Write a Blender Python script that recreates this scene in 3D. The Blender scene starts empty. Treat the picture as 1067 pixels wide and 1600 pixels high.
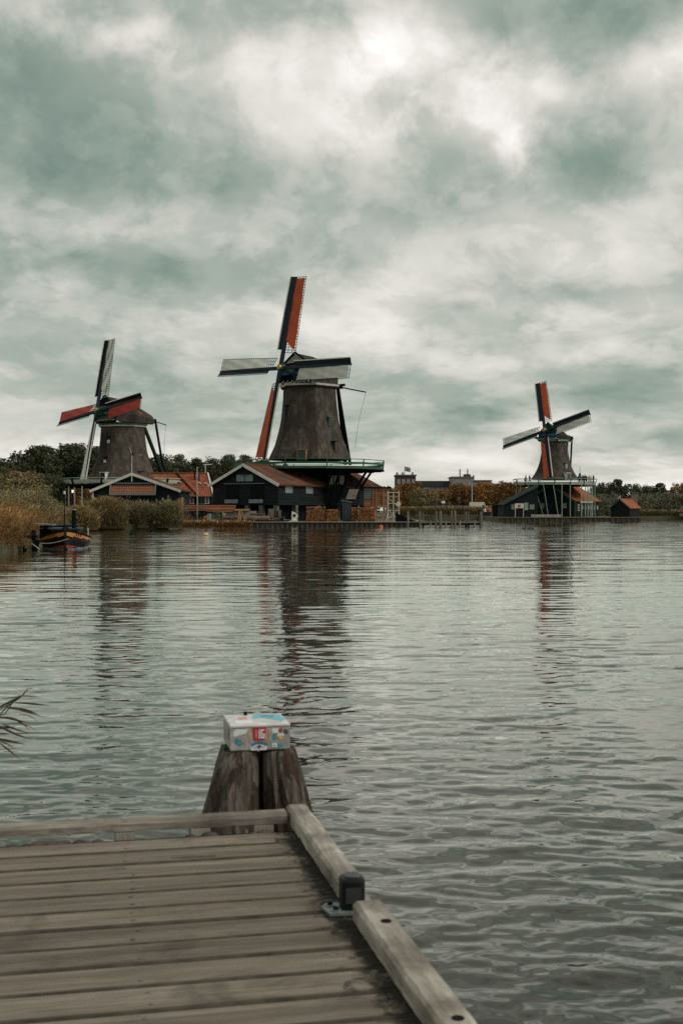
import bpy, math, random
import numpy as np
from mathutils import Vector, Matrix
random.seed(7); rng = np.random.default_rng(7)
R = math.radians
S = bpy.context.scene
C = S.collection

# ------------------------------------------------------------------ camera, sky, sun, exposure
F, CX, HY, H = 1900.0, 533.5, 797.0, 1.95           # focal length in photo pixels, centre column, horizon row, eye height
cam_d = bpy.data.cameras.new('camera'); cam = bpy.data.objects.new('camera', cam_d); C.objects.link(cam)
cam.location = (0, 0, H); cam.rotation_euler = (R(90) - math.atan(3.0 / F), 0, 0)
cam_d.sensor_fit = 'VERTICAL'; cam_d.sensor_height = 36; cam_d.lens = 36 * F / 1600
cam_d.clip_start = 0.05; cam_d.clip_end = 6000
cam_d.dof.use_dof = True; cam_d.dof.focus_distance = 120; cam_d.dof.aperture_fstop = 7.0
S.camera = cam

SUN_AZ, SUN_EL = 112.0, 42.0                          # azimuth measured clockwise from the view direction (+Y)
world = bpy.data.worlds.new('World'); S.world = world; world.use_nodes = True
WT = world.node_tree; WT.nodes.clear()


class G:
    """tiny node graph helper"""
    def __init__(s, tree): s.t = tree
    def n(s, kind, **kw):
        nd = s.t.nodes.new(kind)
        for k, v in kw.items(): setattr(nd, k, v)
        return nd
    def put(s, sock, v):
        if isinstance(v, bpy.types.NodeSocket): s.t.links.new(v, sock)
        elif v is not None: sock.default_value = v
    def m(s, op, a, b=None, c=None, clamp=False):
        nd = s.n('ShaderNodeMath', operation=op); nd.use_clamp = clamp
        s.put(nd.inputs[0], a)
        if b is not None: s.put(nd.inputs[1], b)
        if c is not None: s.put(nd.inputs[2], c)
        return nd.outputs[0]
    def noise(s, vec, scale, detail=4, rough=.5, dist=0, dims='3D', w=None):
        nd = s.n('ShaderNodeTexNoise', noise_dimensions=dims)
        if vec is not None: s.put(nd.inputs['Vector'], vec)
        nd.inputs['Scale'].default_value = scale; nd.inputs['Detail'].default_value = detail
        nd.inputs['Roughness'].default_value = rough; nd.inputs['Distortion'].default_value = dist
        return nd.outputs['Fac']
    def comb(s, x, y, z):
        nd = s.n('ShaderNodeCombineXYZ'); s.put(nd.inputs[0], x); s.put(nd.inputs[1], y); s.put(nd.inputs[2], z); return nd.outputs[0]
    def ramp(s, fac, stops, interp='LINEAR'):
        nd = s.n('ShaderNodeValToRGB'); nd.color_ramp.interpolation = interp
        el = nd.color_ramp.elements
        while len(el) < len(stops): el.new(0.5)
        for e, (p, c) in zip(el, stops):
            e.position = p; e.color = (*c, 1) if len(c) == 3 else c
        s.put(nd.inputs[0], fac); return nd.outputs[0]
    def mixc(s, fac, a, b, mode='MIX'):
        nd = s.n('ShaderNodeMix', data_type='RGBA', blend_type=mode)
        s.put(nd.inputs[0], fac)
        for i, v in ((6, a), (7, b)):
            if isinstance(v, tuple) and len(v) == 3: v = (*v, 1)
            s.put(nd.inputs[i], v)
        return nd.outputs[2]


def lin(r, g, b):
    f = lambda c: (c / 255 / 12.92) if c / 255 <= .04045 else ((c / 255 + .055) / 1.055) ** 2.4
    return (f(r), f(g), f(b))


g = G(WT)
tc = g.n('ShaderNodeTexCoord'); sep = g.n('ShaderNodeSeparateXYZ'); g.put(sep.inputs[0], tc.outputs['Generated'])
sx, sy, sz = sep.outputs
az = g.m('ARCTAN2', sx, sy); el = g.m('ARCSINE', sz)
zz = g.m('MAXIMUM', sz, 0.0)
# height stretched so that cloud banks flatten towards the horizon as a level cloud deck does
zs_ = g.m('MULTIPLY', g.m('LOGARITHM', g.m('ADD', zz, .10), 2.718), .50)
dv = g.comb(sx, sy, zs_)
def shifted(v, o):
    nd = g.n('ShaderNodeVectorMath', operation='ADD'); g.put(nd.inputs[0], v); nd.inputs[1].default_value = o; return nd.outputs[0]
wx = g.m('MULTIPLY', g.m('SUBTRACT', g.noise(dv, 8, 6, .6), .5), .13)
wy = g.m('MULTIPLY', g.m('SUBTRACT', g.noise(shifted(dv, (7.3, 2.1, 4)), 9, 6, .6), .5), .055)
azw = g.m('ADD', az, wx); elw = g.m('ADD', el, wy)
big = g.noise(dv, 3.2, 6, .5, .3)
med = g.noise(shifted(dv, (3.1, 5.2, 1)), 7.5, 9, .54, .35)
puff = g.ramp(g.noise(shifted(dv, (1.7, 9.2, 3)), 6.0, 10, .60, .25), [(.45, (0, 0, 0)), (.50, (.6, .6, .6)), (.60, (1, 1, 1))])
puff2 = g.ramp(g.noise(shifted(dv, (8.7, 4.2, 6)), 15.0, 10, .60, .3), [(.46, (0, 0, 0)), (.52, (.6, .6, .6)), (.62, (1, 1, 1))])
val = g.m('ADD', .36, g.m('MULTIPLY', g.m('SUBTRACT', big, .5), .35))
val = g.m('ADD', val, g.m('MULTIPLY', g.m('SUBTRACT', med, .5), .62))
val = g.m('ADD', val, g.m('MULTIPLY', puff, .17))
val = g.m('ADD', val, g.m('MULTIPLY', puff2, .13))
# the bright breaks and the heavy banks of this cloud cover, each at its bearing and height in the sky
BLOBS = [(650, 75, 120, 48, .40), (770, 185, 62, 42, .32), (700, 120, 150, 90, .13), (1040, 110, 70, 34, .30), (890, 135, 80, 26, .22), (430, 120, 130, 60, .22),
         (500, 215, 150, 50, .12), (185, 65, 85, 26, .20), (815, 235, 24, 45, .16), (860, 335, 200, 34, .14), (430, 500, 260, 34, .15),
         (40, 468, 60, 16, .15), (820, 555, 200, 20, .17), (560, 440, 200, 30, .10), (900, 400, 160, 25, .07), (60, 345, 150, 26, .09), (300, 545, 200, 20, .05),
         (533, 730, 900, 30, .16), (533, 775, 1500, 30, .10), (60, 720, 200, 25, .08), (900, 500, 260, 30, .05),
         (110, 190, 200, 90, -.20), (300, 300, 260, 50, -.16), (30, 110, 90, 50, -.12), (210, 20, 70, 22, -.16), (960, 275, 110, 52, -.30), (970, 45, 105, 48, -.27), (790, 45, 80, 30, -.10),
         (268, 425, 34, 18, -.22), (30, 420, 60, 26, -.14), (130, 420, 90, 20, -.08), (640, 330, 140, 26, -.14), (40, 560, 80, 28, -.20), (170, 470, 60, 14, -.09), (730, 640, 120, 16, -.22), (960, 632, 90, 18, -.24),
         (740, 430, 90, 20, -.10), (980, 600, 40, 12, -.05), (910, 450, 90, 14, -.10), (1030, 686, 50, 8, -.16), (330, 690, 200, 10, -.10), (230, 600, 200, 22, -.08), (380, 660, 160, 16, -.10), (560, 270, 60, 26, -.05), (1010, 380, 60, 20, -.06)]
for bx, by, rx, ry, am in BLOBS:
    a0 = math.atan((bx - CX) / F); e0 = math.atan((HY - by) / F)
    p = g.m('POWER', g.m('MULTIPLY', g.m('SUBTRACT', azw, a0), F / rx), 2.0)
    q = g.m('POWER', g.m('MULTIPLY', g.m('SUBTRACT', elw, e0), F / ry), 2.0)
    ex = g.m('POWER', 2.718, g.m('MULTIPLY', g.m('ADD', p, q), -0.8))
    val = g.m('MULTIPLY_ADD', ex, am, val)
cloud = g.ramp(val, [(0.0, lin(106, 126, 116)), (.22, lin(134, 150, 139)), (.40, lin(162, 171, 160)), (.56, lin(192, 193, 184)), (.74, lin(221, 218, 210)), (.92, lin(246, 243, 238)), (1.0, lin(255, 254, 251))])
sky = g.n('ShaderNodeTexSky', sky_type='NISHITA')
sky.sun_disc = False; sky.sun_elevation = R(SUN_EL); sky.sun_rotation = R(SUN_AZ)
cl10 = g.n('ShaderNodeVectorMath', operation='SCALE'); g.put(cl10.inputs[0], cloud); cl10.inputs['Scale'].default_value = 11.0
col = g.mixc(.04, cl10.outputs[0], sky.outputs[0])
bg = g.n('ShaderNodeBackground'); g.put(bg.inputs[0], col); bg.inputs[1].default_value = 0.1
wo = g.n('ShaderNodeOutputWorld'); WT.links.new(bg.outputs[0], wo.inputs[0])
world.cycles.sampling_method = 'MANUAL'; world.cycles.sample_map_resolution = 512

sun_d = bpy.data.lights.new('sun', 'SUN'); sun_d.energy = 1.5; sun_d.angle = R(18); sun_d.color = (1, .95, .87)
sun = bpy.data.objects.new('sun', sun_d); C.objects.link(sun)
sv = Vector((math.sin(R(SUN_AZ)) * math.cos(R(SUN_EL)), math.cos(R(SUN_AZ)) * math.cos(R(SUN_EL)), math.sin(R(SUN_EL))))
sun.rotation_euler = sv.to_track_quat('Z', 'Y').to_euler()
S.view_settings.view_transform = 'Standard'; S.view_settings.look = 'None'
S.view_settings.exposure = 0.0; S.view_settings.gamma = 1; S.view_settings.use_curve_mapping = False
S.cycles.max_bounces = 6; S.cycles.diffuse_bounces = 2; S.cycles.glossy_bounces = 3; S.cycles.transparent_max_bounces = 4
S.cycles.caustics_reflective = False; S.cycles.caustics_refractive = False
S.cycles.use_denoising = False


def W(px, py, D):                                     # a point of the place: D metres away, seen in that column and row
    return Vector(((px - CX) / F * D, D, H - (py - HY) / F * D))
def WX(px, D): return (px - CX) / F * D
def WZ(py, D): return H - (py - HY) / F * D

# ------------------------------------------------------------------ materials
MATS = {}
def mat(name, c1, c2=None, scale=3.0, rough=.8, stretch=(1, 1, 1), bump=0.0, bscale=None, metal=0.0, c3=None, rnd=0.0, spec=.5, detail=5, contrast=(.35, .65), coords='Object'):
    if name in MATS: return MATS[name]
    m = bpy.data.materials.new(name); m.use_nodes = True
    t = m.node_tree; g = G(t); b = t.nodes['Principled BSDF']
    b.inputs['Roughness'].default_value = rough; b.inputs['Metallic'].default_value = metal
    b.inputs['Specular IOR Level'].default_value = spec
    tc = g.n('ShaderNodeTexCoord'); mp = g.n('ShaderNodeMapping'); mp.inputs['Scale'].default_value = stretch
    g.put(mp.inputs[0], tc.outputs[coords])
    c2 = c2 or tuple(min(1, c * 1.35 + .003) for c in c1)
    n = g.noise(mp.outputs[0], scale, detail, .6)
    stops = [(contrast[0], c1), (contrast[1], c2)]
    col = g.ramp(n, stops)
    if c3:
        n3 = g.noise(mp.outputs[0], scale * .27, 3, .5, .4)
        col = g.mixc(g.ramp(n3, [(.48, (0, 0, 0)), (.62, (1, 1, 1))]), col, c3)
    if rnd:
        oi = g.n('ShaderNodeObjectInfo')
        f = g.m('ADD', 1 - rnd, g.m('MULTIPLY', oi.outputs['Random'], 2 * rnd))
        v = g.n('ShaderNodeVectorMath', operation='SCALE'); g.put(v.inputs[0], col); g.put(v.inputs['Scale'], f); col = v.outputs[0]
    g.put(b.inputs['Base Color'], col)
    if bump:
        bn = g.n('ShaderNodeBump'); bn.inputs['Strength'].default_value = min(1, bump); bn.inputs['Distance'].default_value = .03 if bump <= 1 else .03 * bump
        g.put(bn.inputs['Height'], g.noise(mp.outputs[0], bscale or scale * 4, 5, .65)); g.put(b.inputs['Normal'], bn.outputs[0])
    MATS[name] = m
    return m

black = mat('tarred_boards', lin(13, 18, 20), lin(38, 45, 48), 1.2, .85, (.5, .5, 6), .4, 8, spec=.15)
blackwood = mat('black_timber', lin(12, 16, 18), lin(20, 24, 26), 2, .8, spec=.10)
thatch = mat('thatch', (.058, .049, .040), (.122, .104, .084), 2.4, .95, (1, 1, .45), 2.6, 7, c3=(.055, .047, .038), detail=12, spec=.1, contrast=(.38, .62))
thatch_cap = mat('thatch_cap', (.036, .032, .028), (.085, .077, .066), 1.6, .95, (1, 1, .5), 2.0, 8, c3=(.04, .035, .03), detail=9, spec=.1)
redcloth = mat('rust_red_canvas', (.42, .066, .020), (.54, .095, .030), .8, .85, (1, 1, 1), .3, 2)
redcloth2 = mat('crimson_canvas', (.38, .038, .026), (.48, .054, .036), .8, .85, (1, 1, 1), .3, 2)
whitecloth = mat('off_white_canvas', (.58, .58, .53), (.72, .71, .65), .9, .85, (1, 1, 1), .3, 2)
navy = mat('navy_paint', lin(13, 25, 36), lin(22, 38, 50), 2, .6, spec=.25)
cream = mat('cream_paint', (.58, .56, .49), (.74, .72, .64), 2.5, .6)
white = mat('white_paint', (.62, .62, .58), (.76, .75, .71), 2, .5)
green = mat('green_paint', (.008, .062, .028), (.014, .095, .042), 2, .5)
dgreen = mat('dark_green_paint', (.008, .045, .035), (.012, .07, .05), 2, .5)
tar_green = mat('tar_green_paint', (.006, .022, .014), (.010, .034, .022), 2, .6, spec=.2)
palegreen = mat('pale_green_paint', (.20, .28, .20), (.30, .38, .29), 2, .55)
bluep = mat('blue_paint', (.02, .12, .34), (.03, .18, .42), 2, .5)
redp = mat('red_paint', (.38, .03, .02), (.5, .05, .03), 2, .5)
gold = mat('gold_paint', (.55, .30, .07), (.65, .38, .1), 2, .4, metal=.4)
tile_red = mat('red_roof_tiles', (.22, .055, .024), (.36, .105, .045), 1.3, .85, (1, 1, 1), .5, 5, c3=(.15, .055, .03), detail=7)
tile_brown = mat('brown_roof_tiles', (.10, .036, .02), (.185, .07, .038), 1.1, .85, (1, 1, 1), .5, 5, c3=(.07, .04, .024), detail=7)
tile_orange = mat('orange_roof_tiles', (.30, .085, .035), (.42, .13, .055), 1.1, .85, (1, 1, 1), .5, 5, detail=7)
greyp = mat('grey_blue_paint', (.13, .18, .19), (.2, .25, .26), 2, .6)
glass = mat('dull_window_glass', (.20, .23, .22), (.34, .37, .34), 1.5, .15)
darkglass = mat('dark_window_glass', (.02, .03, .03), (.05, .06, .06), 1.5, .1)
stone = mat('pier_brick', (.09, .075, .06), (.20, .165, .13), 6, .9, bump=.8)
rawwood = mat('sawn_timber', (.26, .13, .06), (.42, .23, .12), 3, .8, (1, 1, 4), .3, rnd=.25)
orangewood = mat('orange_timber', (.28, .09, .035), (.40, .15, .06), 3, .8, (1, 1, 5), .3, rnd=.3)
greywood = mat('grey_timber', (.17, .155, .13), (.30, .275, .235), 5, .85, (1, 1, .2), .7, 14, rnd=.12)
logend = mat('log_ends', (.30, .10, .03), (.75, .33, .12), 11, .85, c3=(.20, .07, .03), contrast=(.42, .58))
bark = mat('bark', (.045, .036, .028), (.11, .09, .07), 6, .95, (1, 1, .3), 1.0)
steel = mat('dull_steel', (.25, .26, .26), (.4, .41, .41), 3, .45, metal=.6)
whitesteel = mat('white_metal_tube', (.5, .5, .48), (.66, .66, .63), 3, .5)
brickred = mat('brick_house_wall', (.06, .03, .025), (.10, .05, .04), 4, .9)
concrete = mat('pale_concrete', (.22, .205, .18), (.33, .31, .28), 1, .9)
ground_m = mat('earth_and_grass', (.05, .06, .025), (.11, .10, .05), .4, .95, bump=.6, c3=(.14, .115, .07), detail=8)
yard_m = mat('yard_earth', (.17, .115, .07), (.28, .2, .13), .9, .95, bump=.6, detail=8)

def leafmat(name, ca, cb, hs=0.25):
    m = bpy.data.materials.new(name); m.use_nodes = True
    t = m.node_tree; g = G(t); b = t.nodes['Principled BSDF']
    b.inputs['Roughness'].default_value = .75; b.inputs['Specular IOR Level'].default_value = .25
    at = g.n('ShaderNodeAttribute', attribute_name='tint'); oi = g.n('ShaderNodeObjectInfo')
    col = g.mixc(at.outputs['Fac'], ca, cb)
    f = g.m('ADD', 1 - hs, g.m('MULTIPLY', oi.outputs['Random'], 2 * hs))
    v = g.n('ShaderNodeVectorMath', operation='SCALE'); g.put(v.inputs[0], col); g.put(v.inputs['Scale'], f)
    g.put(b.inputs['Base Color'], v.outputs[0])
    return m
leaf_dark = leafmat('dark_green_leaves', (.030, .038, .018), (.105, .11, .052))
leaf_olive = leafmat('olive_leaves', (.08, .07, .034), (.34, .27, .13))
leaf_orange = leafmat('orange_autumn_leaves', (.10, .055, .016), (.42, .19, .045), .3)
leaf_brown = leafmat('brown_green_leaves', (.10, .06, .02), (.33, .19, .065), .3)
leaf_grey = leafmat('grey_willow_leaves', (.08, .085, .05), (.24, .24, .155), .2)
reed_olive = leafmat('reed_green', (.065, .062, .028), (.26, .22, .11), .12)
reed_tan = leafmat('reed_tan', (.08, .065, .03), (.32, .225, .10), .12)
reed_rust = leafmat('reed_rust', (.11, .06, .02), (.44, .235, .085), .12)

# ------------------------------------------------------------------ mesh builder and object helpers
def setp(o, label=None, cat=None, group=None, kind=None):
    for k, v in (('label', label), ('category', cat), ('group', group), ('kind', kind)):
        if v: o[k] = v
    return o

class MB:
    def __init__(s): s.v = []; s.f = []; s.mi = []; s.cur = 0
    def add(s, vs, fs):
        k = len(s.v); s.v += [tuple(p) for p in vs]; s.f += [tuple(i + k for i in f) for f in fs]; s.mi += [s.cur] * len(fs); return s
    def fr(s, c, ax, ay, az):                          # oriented box: centre and three half vectors
        c, ax, ay, az = Vector(c), Vector(ax), Vector(ay), Vector(az)
        vs = [c + ax * i + ay * j + az * k for k in (-1, 1) for j in (-1, 1) for i in (-1, 1)]
        return s.add(vs, [(0, 2, 3, 1), (4, 5, 7, 6), (0, 1, 5, 4), (2, 6, 7, 3), (0, 4, 6, 2), (1, 3, 7, 5)])
    def box(s, c, sz, rz=0):
        ca, sa = math.cos(rz), math.sin(rz)
        return s.fr(c, (ca * sz[0] / 2, sa * sz[0] / 2, 0), (-sa * sz[1] / 2, ca * sz[1] / 2, 0), (0, 0, sz[2] / 2))
    def b2(s, a, b):                                   # box from two opposite corners
        a, b = Vector(a), Vector(b); return s.box((a + b) / 2, [abs(x) for x in (b - a)])
    def bar(s, a, b, w, h=None, up=(0, 0, 1)):
        a, b = Vector(a), Vector(b); h = h or w; d = b - a
        if d.length < 1e-6: return s
        u = Vector(up); x = d.cross(u)
        if x.length < 1e-4: x = d.cross(Vector((1, 0, 0)))
        x.normalize(); y = x.cross(d).normalized()
        return s.fr((a + b) / 2, d / 2, x * w / 2, y * h / 2)
    def tube(s, a, b, r0, r1=None, n=8, caps=True):
        a, b = Vector(a), Vector(b); r1 = r0 if r1 is None else r1; d = (b - a)
        x = d.cross(Vector((0, 0, 1)));
        if x.length < 1e-4: x = Vector((1, 0, 0))
        x.normalize(); y = d.cross(x).normalized(); vs = []
        for p, r in ((a, r0), (b, r1)):
            for i in range(n):
                t = 2 * math.pi * i / n; vs.append(p + x * r * math.cos(t) + y * r * math.sin(t))
        fs = [(i, (i + 1) % n, n + (i + 1) % n, n + i) for i in range(n)]
        if caps: fs += [tuple(range(n - 1, -1, -1)), tuple(range(n, 2 * n))]
        return s.add(vs, fs)
    def path(s, pts, r, n=6):
        for a, b in zip(pts[:-1], pts[1:]): s.tube(a, b, r, r, n)
        return s
    def rings(s, rings, cap=True):                     # loft closed rings of equal count
        n = len(rings[0]); vs = [p for r in rings for p in r]; fs = []
        for k in range(len(rings) - 1):
            for i in range(n):
                j = (i + 1) % n; fs.append((k * n + i, k * n + j, (k + 1) * n + j, (k + 1) * n + i))
        if cap: fs += [tuple(range(n - 1, -1, -1)), tuple(range((len(rings) - 1) * n, len(rings) * n))]
        return s.add(vs, fs)
    def prism(s, poly, vec):
        vec = Vector(vec); poly = [Vector(p) for p in poly]; n = len(poly)
        return s.add(poly + [p + vec for p in poly], [tuple(range(n - 1, -1, -1)), tuple(range(n, 2 * n))] + [(i, (i + 1) % n, n + (i + 1) % n, n + i) for i in range(n)])
    def lathe(s, prof, n=16, c=(0, 0, 0)):
        c = Vector(c)
        return s.rings([[c + Vector((r * math.cos(2 * math.pi * i / n), r * math.sin(2 * math.pi * i / n), z)) for i in range(n)] for r, z in prof])
    def grid(s, fn, nu, nv):
        vs = [fn(i / nu, j / nv) for j in range(nv + 1) for i in range(nu + 1)]
        return s.add(vs, [(j * (nu + 1) + i, j * (nu + 1) + i + 1, (j + 1) * (nu + 1) + i + 1, (j + 1) * (nu + 1) + i) for j in range(nv) for i in range(nu)])
    def build(s, name, m, parent=None, world=False, smooth=False, **props):
        me = bpy.data.meshes.new(name); vs = s.v
        if world and parent is not None:
            r = parent
            while r.parent: r = r.parent
            inv = (Matrix.Translation(r.location) @ r.rotation_euler.to_matrix().to_4x4()).inverted()
            vs = [tuple(inv @ Vector(p)) for p in vs]
        me.from_pydata(vs, [], s.f)
        for mm in (m if isinstance(m, (list, tuple)) else [m]): me.materials.append(mm)
        if isinstance(m, (list, tuple)): me.polygons.foreach_set('material_index', s.mi)
        if smooth: me.polygons.foreach_set('use_smooth', [True] * len(me.polygons))
        me.update()
        o = bpy.data.objects.new(name, me); C.objects.link(o)
        if parent is not None: o.parent = parent
        return setp(o, **props)

def thing(name, label, cat, loc=(0, 0, 0), rz=0, group=None):
    o = bpy.data.objects.new(name, None); C.objects.link(o); o.location = loc; o.rotation_euler = (0, 0, rz); o.empty_display_size = .3
    return setp(o, label, cat, group)
def kids(o): return list(o.children)
def dup(o, loc=None, rz=None, scale=None, label=None, parent=None):
    c = o.copy(); C.objects.link(c)
    if parent is not None: c.parent = parent
    if loc is not None: c.location = loc
    if rz is not None: c.rotation_euler = (0, 0, rz)
    if scale is not None: c.scale = scale if hasattr(scale, '__len__') else (scale,) * 3
    if label: c['label'] = label
    for ch in kids(o): dup(ch, parent=c)
    return c
def npmesh(name, V, Fq, m, parent=None, tint=None, smooth=False, **props):
    me = bpy.data.meshes.new(name); nf, k = Fq.shape
    me.vertices.add(len(V)); me.vertices.foreach_set('co', V.astype(np.float32).ravel())
    me.loops.add(nf * k); me.loops.foreach_set('vertex_index', Fq.astype(np.int32).ravel())
    me.polygons.add(nf); me.polygons.foreach_set('loop_start', np.arange(0, nf * k, k, dtype=np.int32)); me.polygons.foreach_set('loop_total', np.full(nf, k, dtype=np.int32))
    if smooth: me.polygons.foreach_set('use_smooth', np.ones(nf, dtype=bool))
    me.materials.append(m)
    if tint is not None:
        a = me.attributes.new('tint', 'FLOAT', 'FACE'); a.data.foreach_set('value', tint.astype(np.float32))
    me.update(); me.validate()
    o = bpy.data.objects.new(name, me); C.objects.link(o)
    if parent is not None: o.parent = parent
    return setp(o, **props)
ORD = ['leftmost', 'second from the left', 'third from the left', 'fourth from the left', 'fifth from the left', 'sixth from the left', 'seventh from the left', 'eighth from the left', 'ninth from the left', 'tenth from the left', 'eleventh from the left', 'twelfth from the left', 'thirteenth from the left', 'fourteenth from the left', 'fifteenth from the left', 'sixteenth from the left', 'seventeenth from the left', 'eighteenth from the left', 'nineteenth from the left', 'twentieth from the left']

# ------------------------------------------------------------------ water
def water():
    Ys = [0.7]
    while Ys[-1] < 4.1: Ys.append(Ys[-1] * 1.02)
    while Ys[-1] < 30: Ys.append(Ys[-1] * 1.0035)
    while Ys[-1] < 120: Ys.append(Ys[-1] * 1.0050)
    while Ys[-1] < 420: Ys.append(Ys[-1] * 1.0090)
    Ys = np.array(Ys)
    U = np.concatenate([np.linspace(-1.6, -.36, 34)[:-1], np.linspace(-.36, .36, 560), np.linspace(.36, 1.6, 34)[1:]])
    X = Ys[:, None] * U[None, :]; Y = np.repeat(Ys[:, None], len(U), 1)
    Z = np.zeros_like(X); sp = np.gradient(Ys)[:, None]
    r = np.random.default_rng(3); N = 170
    lam = np.exp(r.uniform(np.log(.06), np.log(2.4), N))
    for l in lam:
        wide = .5 if l < .5 else .34
        th = r.normal(-.12, wide); k = 2 * np.pi / l; kx, ky = k * np.sin(th), k * np.cos(th)
        slope = .0039 * (2.3 if l < .22 else 1.8 if l < .5 else 1.15 if l < .9 else .5)
        amp = slope * l / (2 * np.pi) * 1.41
        fade = np.clip((l / (2.6 * sp) - 1), 0, 1)
        dx = np.clip((l / (2.6 * Y * .0013 * abs(np.sin(th)) + 1e-6) - 1), 0, 1)
        ph = kx * X + ky * Y + r.uniform(0, 6.283)
        Z += amp * fade * dx * np.sin(ph + .35 * np.sin(ph * .37 + l * 5))
    # patches of calmer and rougher water
    env = 1 + .35 * np.sin(X * .21 + Y * .13 + 1) * np.sin(Y * .31 - X * .07) + .2 * np.sin(X * .9 + 2 + .5 * Y)
    Z *= env
    Z *= np.clip((1.6 - np.abs(X / Y)) * 4, 0, 1)
    nr, nc = X.shape; V = np.stack([X, Y, Z], -1).reshape(-1, 3)
    i = np.arange(nr - 1)[:, None] * nc + np.arange(nc - 1)[None, :]
    Fq = np.stack([i, i + 1, i + nc + 1, i + nc], -1).reshape(-1, 4)
    k = len(V); a = 1.6
    ext = np.array([[-.7 * a, .7, 0], [.7 * a, .7, 0], [420 * a, 420, 0], [-420 * a, 420, 0], [-3000, .7, 0], [3000, .7, 0], [3000, -600, 0], [-3000, -600, 0], [3000, 420, 0], [-3000, 420, 0], [3000, 3000, 0], [-3000, 3000, 0]])
    V = np.concatenate([V, ext]); Fe = np.array([[4, 7, 6, 5], [1, 5, 8, 2], [4, 0, 3, 9], [9, 8, 10, 11]]) + k
    m = bpy.data.materials.new('river_water'); m.use_nodes = True; t = m.node_tree; g = G(t); b = t.nodes['Principled BSDF']
    b.inputs['Base Color'].default_value = (.024, .024, .018, 1); b.inputs['Roughness'].default_value = .015
    b.inputs['IOR'].default_value = 1.33; b.inputs['Specular IOR Level'].default_value = .5
    geo = g.n('ShaderNodeNewGeometry'); mp = g.n('ShaderNodeMapping'); mp.inputs['Scale'].default_value = (.42, 1, 1); mp.inputs['Rotation'].default_value = (0, 0, R(6))
    g.put(mp.inputs[0], geo.outputs['Position'])
    sepp = g.n('ShaderNodeSeparateXYZ'); g.put(sepp.inputs[0], geo.outputs['Position'])
    far = g.m('DIVIDE', g.m('SUBTRACT', sepp.outputs[1], 12.0), 60.0, clamp=True)
    h = g.m('MULTIPLY', g.noise(mp.outputs[0], 9, 2, .5), .0022)
    h = g.m('ADD', h, g.m('MULTIPLY', g.m('MULTIPLY', g.noise(mp.outputs[0], 2.4, 3, .6, .3), .005), far))
    h = g.m('ADD', h, g.m('MULTIPLY', g.m('MULTIPLY', g.noise(mp.outputs[0], .8, 2, .5, .3), .032), far))
    h = g.m('ADD', h, g.m('MULTIPLY', g.m('MULTIPLY', g.noise(mp.outputs[0], .40, 3, .6, .4), .15), far))
    bp = g.n('ShaderNodeBump'); bp.inputs['Strength'].default_value = 1; bp.inputs['Distance'].default_value = 1
    g.put(bp.inputs['Height'], h); g.put(b.inputs['Normal'], bp.outputs[0])
    fz = g.n('ShaderNodeFresnel'); fz.inputs['IOR'].default_value = 1.34; g.put(fz.inputs['Normal'], bp.outputs[0])
    gl = g.n('ShaderNodeBsdfGlossy'); gl.inputs['Color'].default_value = (1, 1, .95, 1); gl.inputs['Roughness'].default_value = .015; g.put(gl.inputs['Normal'], bp.outputs[0])
    b.inputs['Specular IOR Level'].default_value = 0; b.inputs['Roughness'].default_value = 1
    mx = g.n('ShaderNodeMixShader'); g.put(mx.inputs[0], g.m('MINIMUM', g.m('MULTIPLY', fz.outputs[0], 1.52), .96))
    t.links.new(b.outputs[0], mx.inputs[1]); t.links.new(gl.outputs[0], mx.inputs[2]); t.links.new(mx.outputs[0], t.nodes['Material Output'].inputs[0])
    npmesh('river_water', V, np.concatenate([Fq, Fe]), m, smooth=True, kind='structure')
water()

# ------------------------------------------------------------------ land
def slab(name, poly, z, m, z0=-1.2):
    mb = MB(); mb.prism([(x, y, z0) for x, y in poly], (0, 0, z - z0)); return mb.build(name, m, kind='structure')
slab('left_bank', [(-19, 142.6), (-18, 126), (-26.5, 121), (-23.5, 96), (-18.8, 76), (-16.1, 64), (-15.3, 54), (-22, 49), (-60, 38), (-600, 20), (-2600, 60), (-2600, 2900), (9.3, 2900), (12.5, 256), (11.2, 225), (11, 160), (9.2, 142.6)][::-1], .55, ground_m)
slab('far_bank', [(12.6, 249), (28, 249), (28, 207), (50.6, 207), (51.5, 249), (400, 252), (2600, 300), (2600, 2900), (12.6, 2900)], .72, ground_m)
slab('saw_yard', [(-18.9, 142.7), (9.1, 142.7), (10.9, 160), (-18, 166)], .58, yard_m, .3)
slab('river_bed', [(-3000, -600), (3000, -600), (3000, 3000), (-3000, 3000)], -3, ground_m, -3.5)

# ------------------------------------------------------------------ roofs, walls, windows
def tiles(mb, p0, eu, ev, Lu, Lv, pu=.28, pv=.36, amp=.035, step=.03, slat=None):
    """pantiled slope: p0 = lower corner, eu along the eave, ev up the slope; edge rows step over each other. slat(v)->(u0,u1) trims"""
    p0, eu, ev = Vector(p0), Vector(eu).normalized(), Vector(ev).normalized(); nn = eu.cross(ev).normalized()
    if nn.z < 0: nn = -nn
    nu = max(4, int(Lu / pu * 4)); nrow = max(2, int(Lv / pv)); vs = []; fs = []
    for j in range(nrow):
        for e in (0, 1):
            v = (j + e) / nrow * Lv; off = step * (1 - e)
            u0, u1 = slat(v) if slat else (0, Lu)
            for i in range(nu + 1):
                u = u0 + (u1 - u0) * i / nu
                vs.append(p0 + eu * u + ev * v + nn * (off + amp * math.sin(2 * math.pi * u / pu) + .02))
        b = j * 2 * (nu + 1)
        fs += [(b + i, b + i + 1, b + nu + 2 + i, b + nu + 1 + i) for i in range(nu)]
    mb.add(vs, fs); return mb

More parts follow.
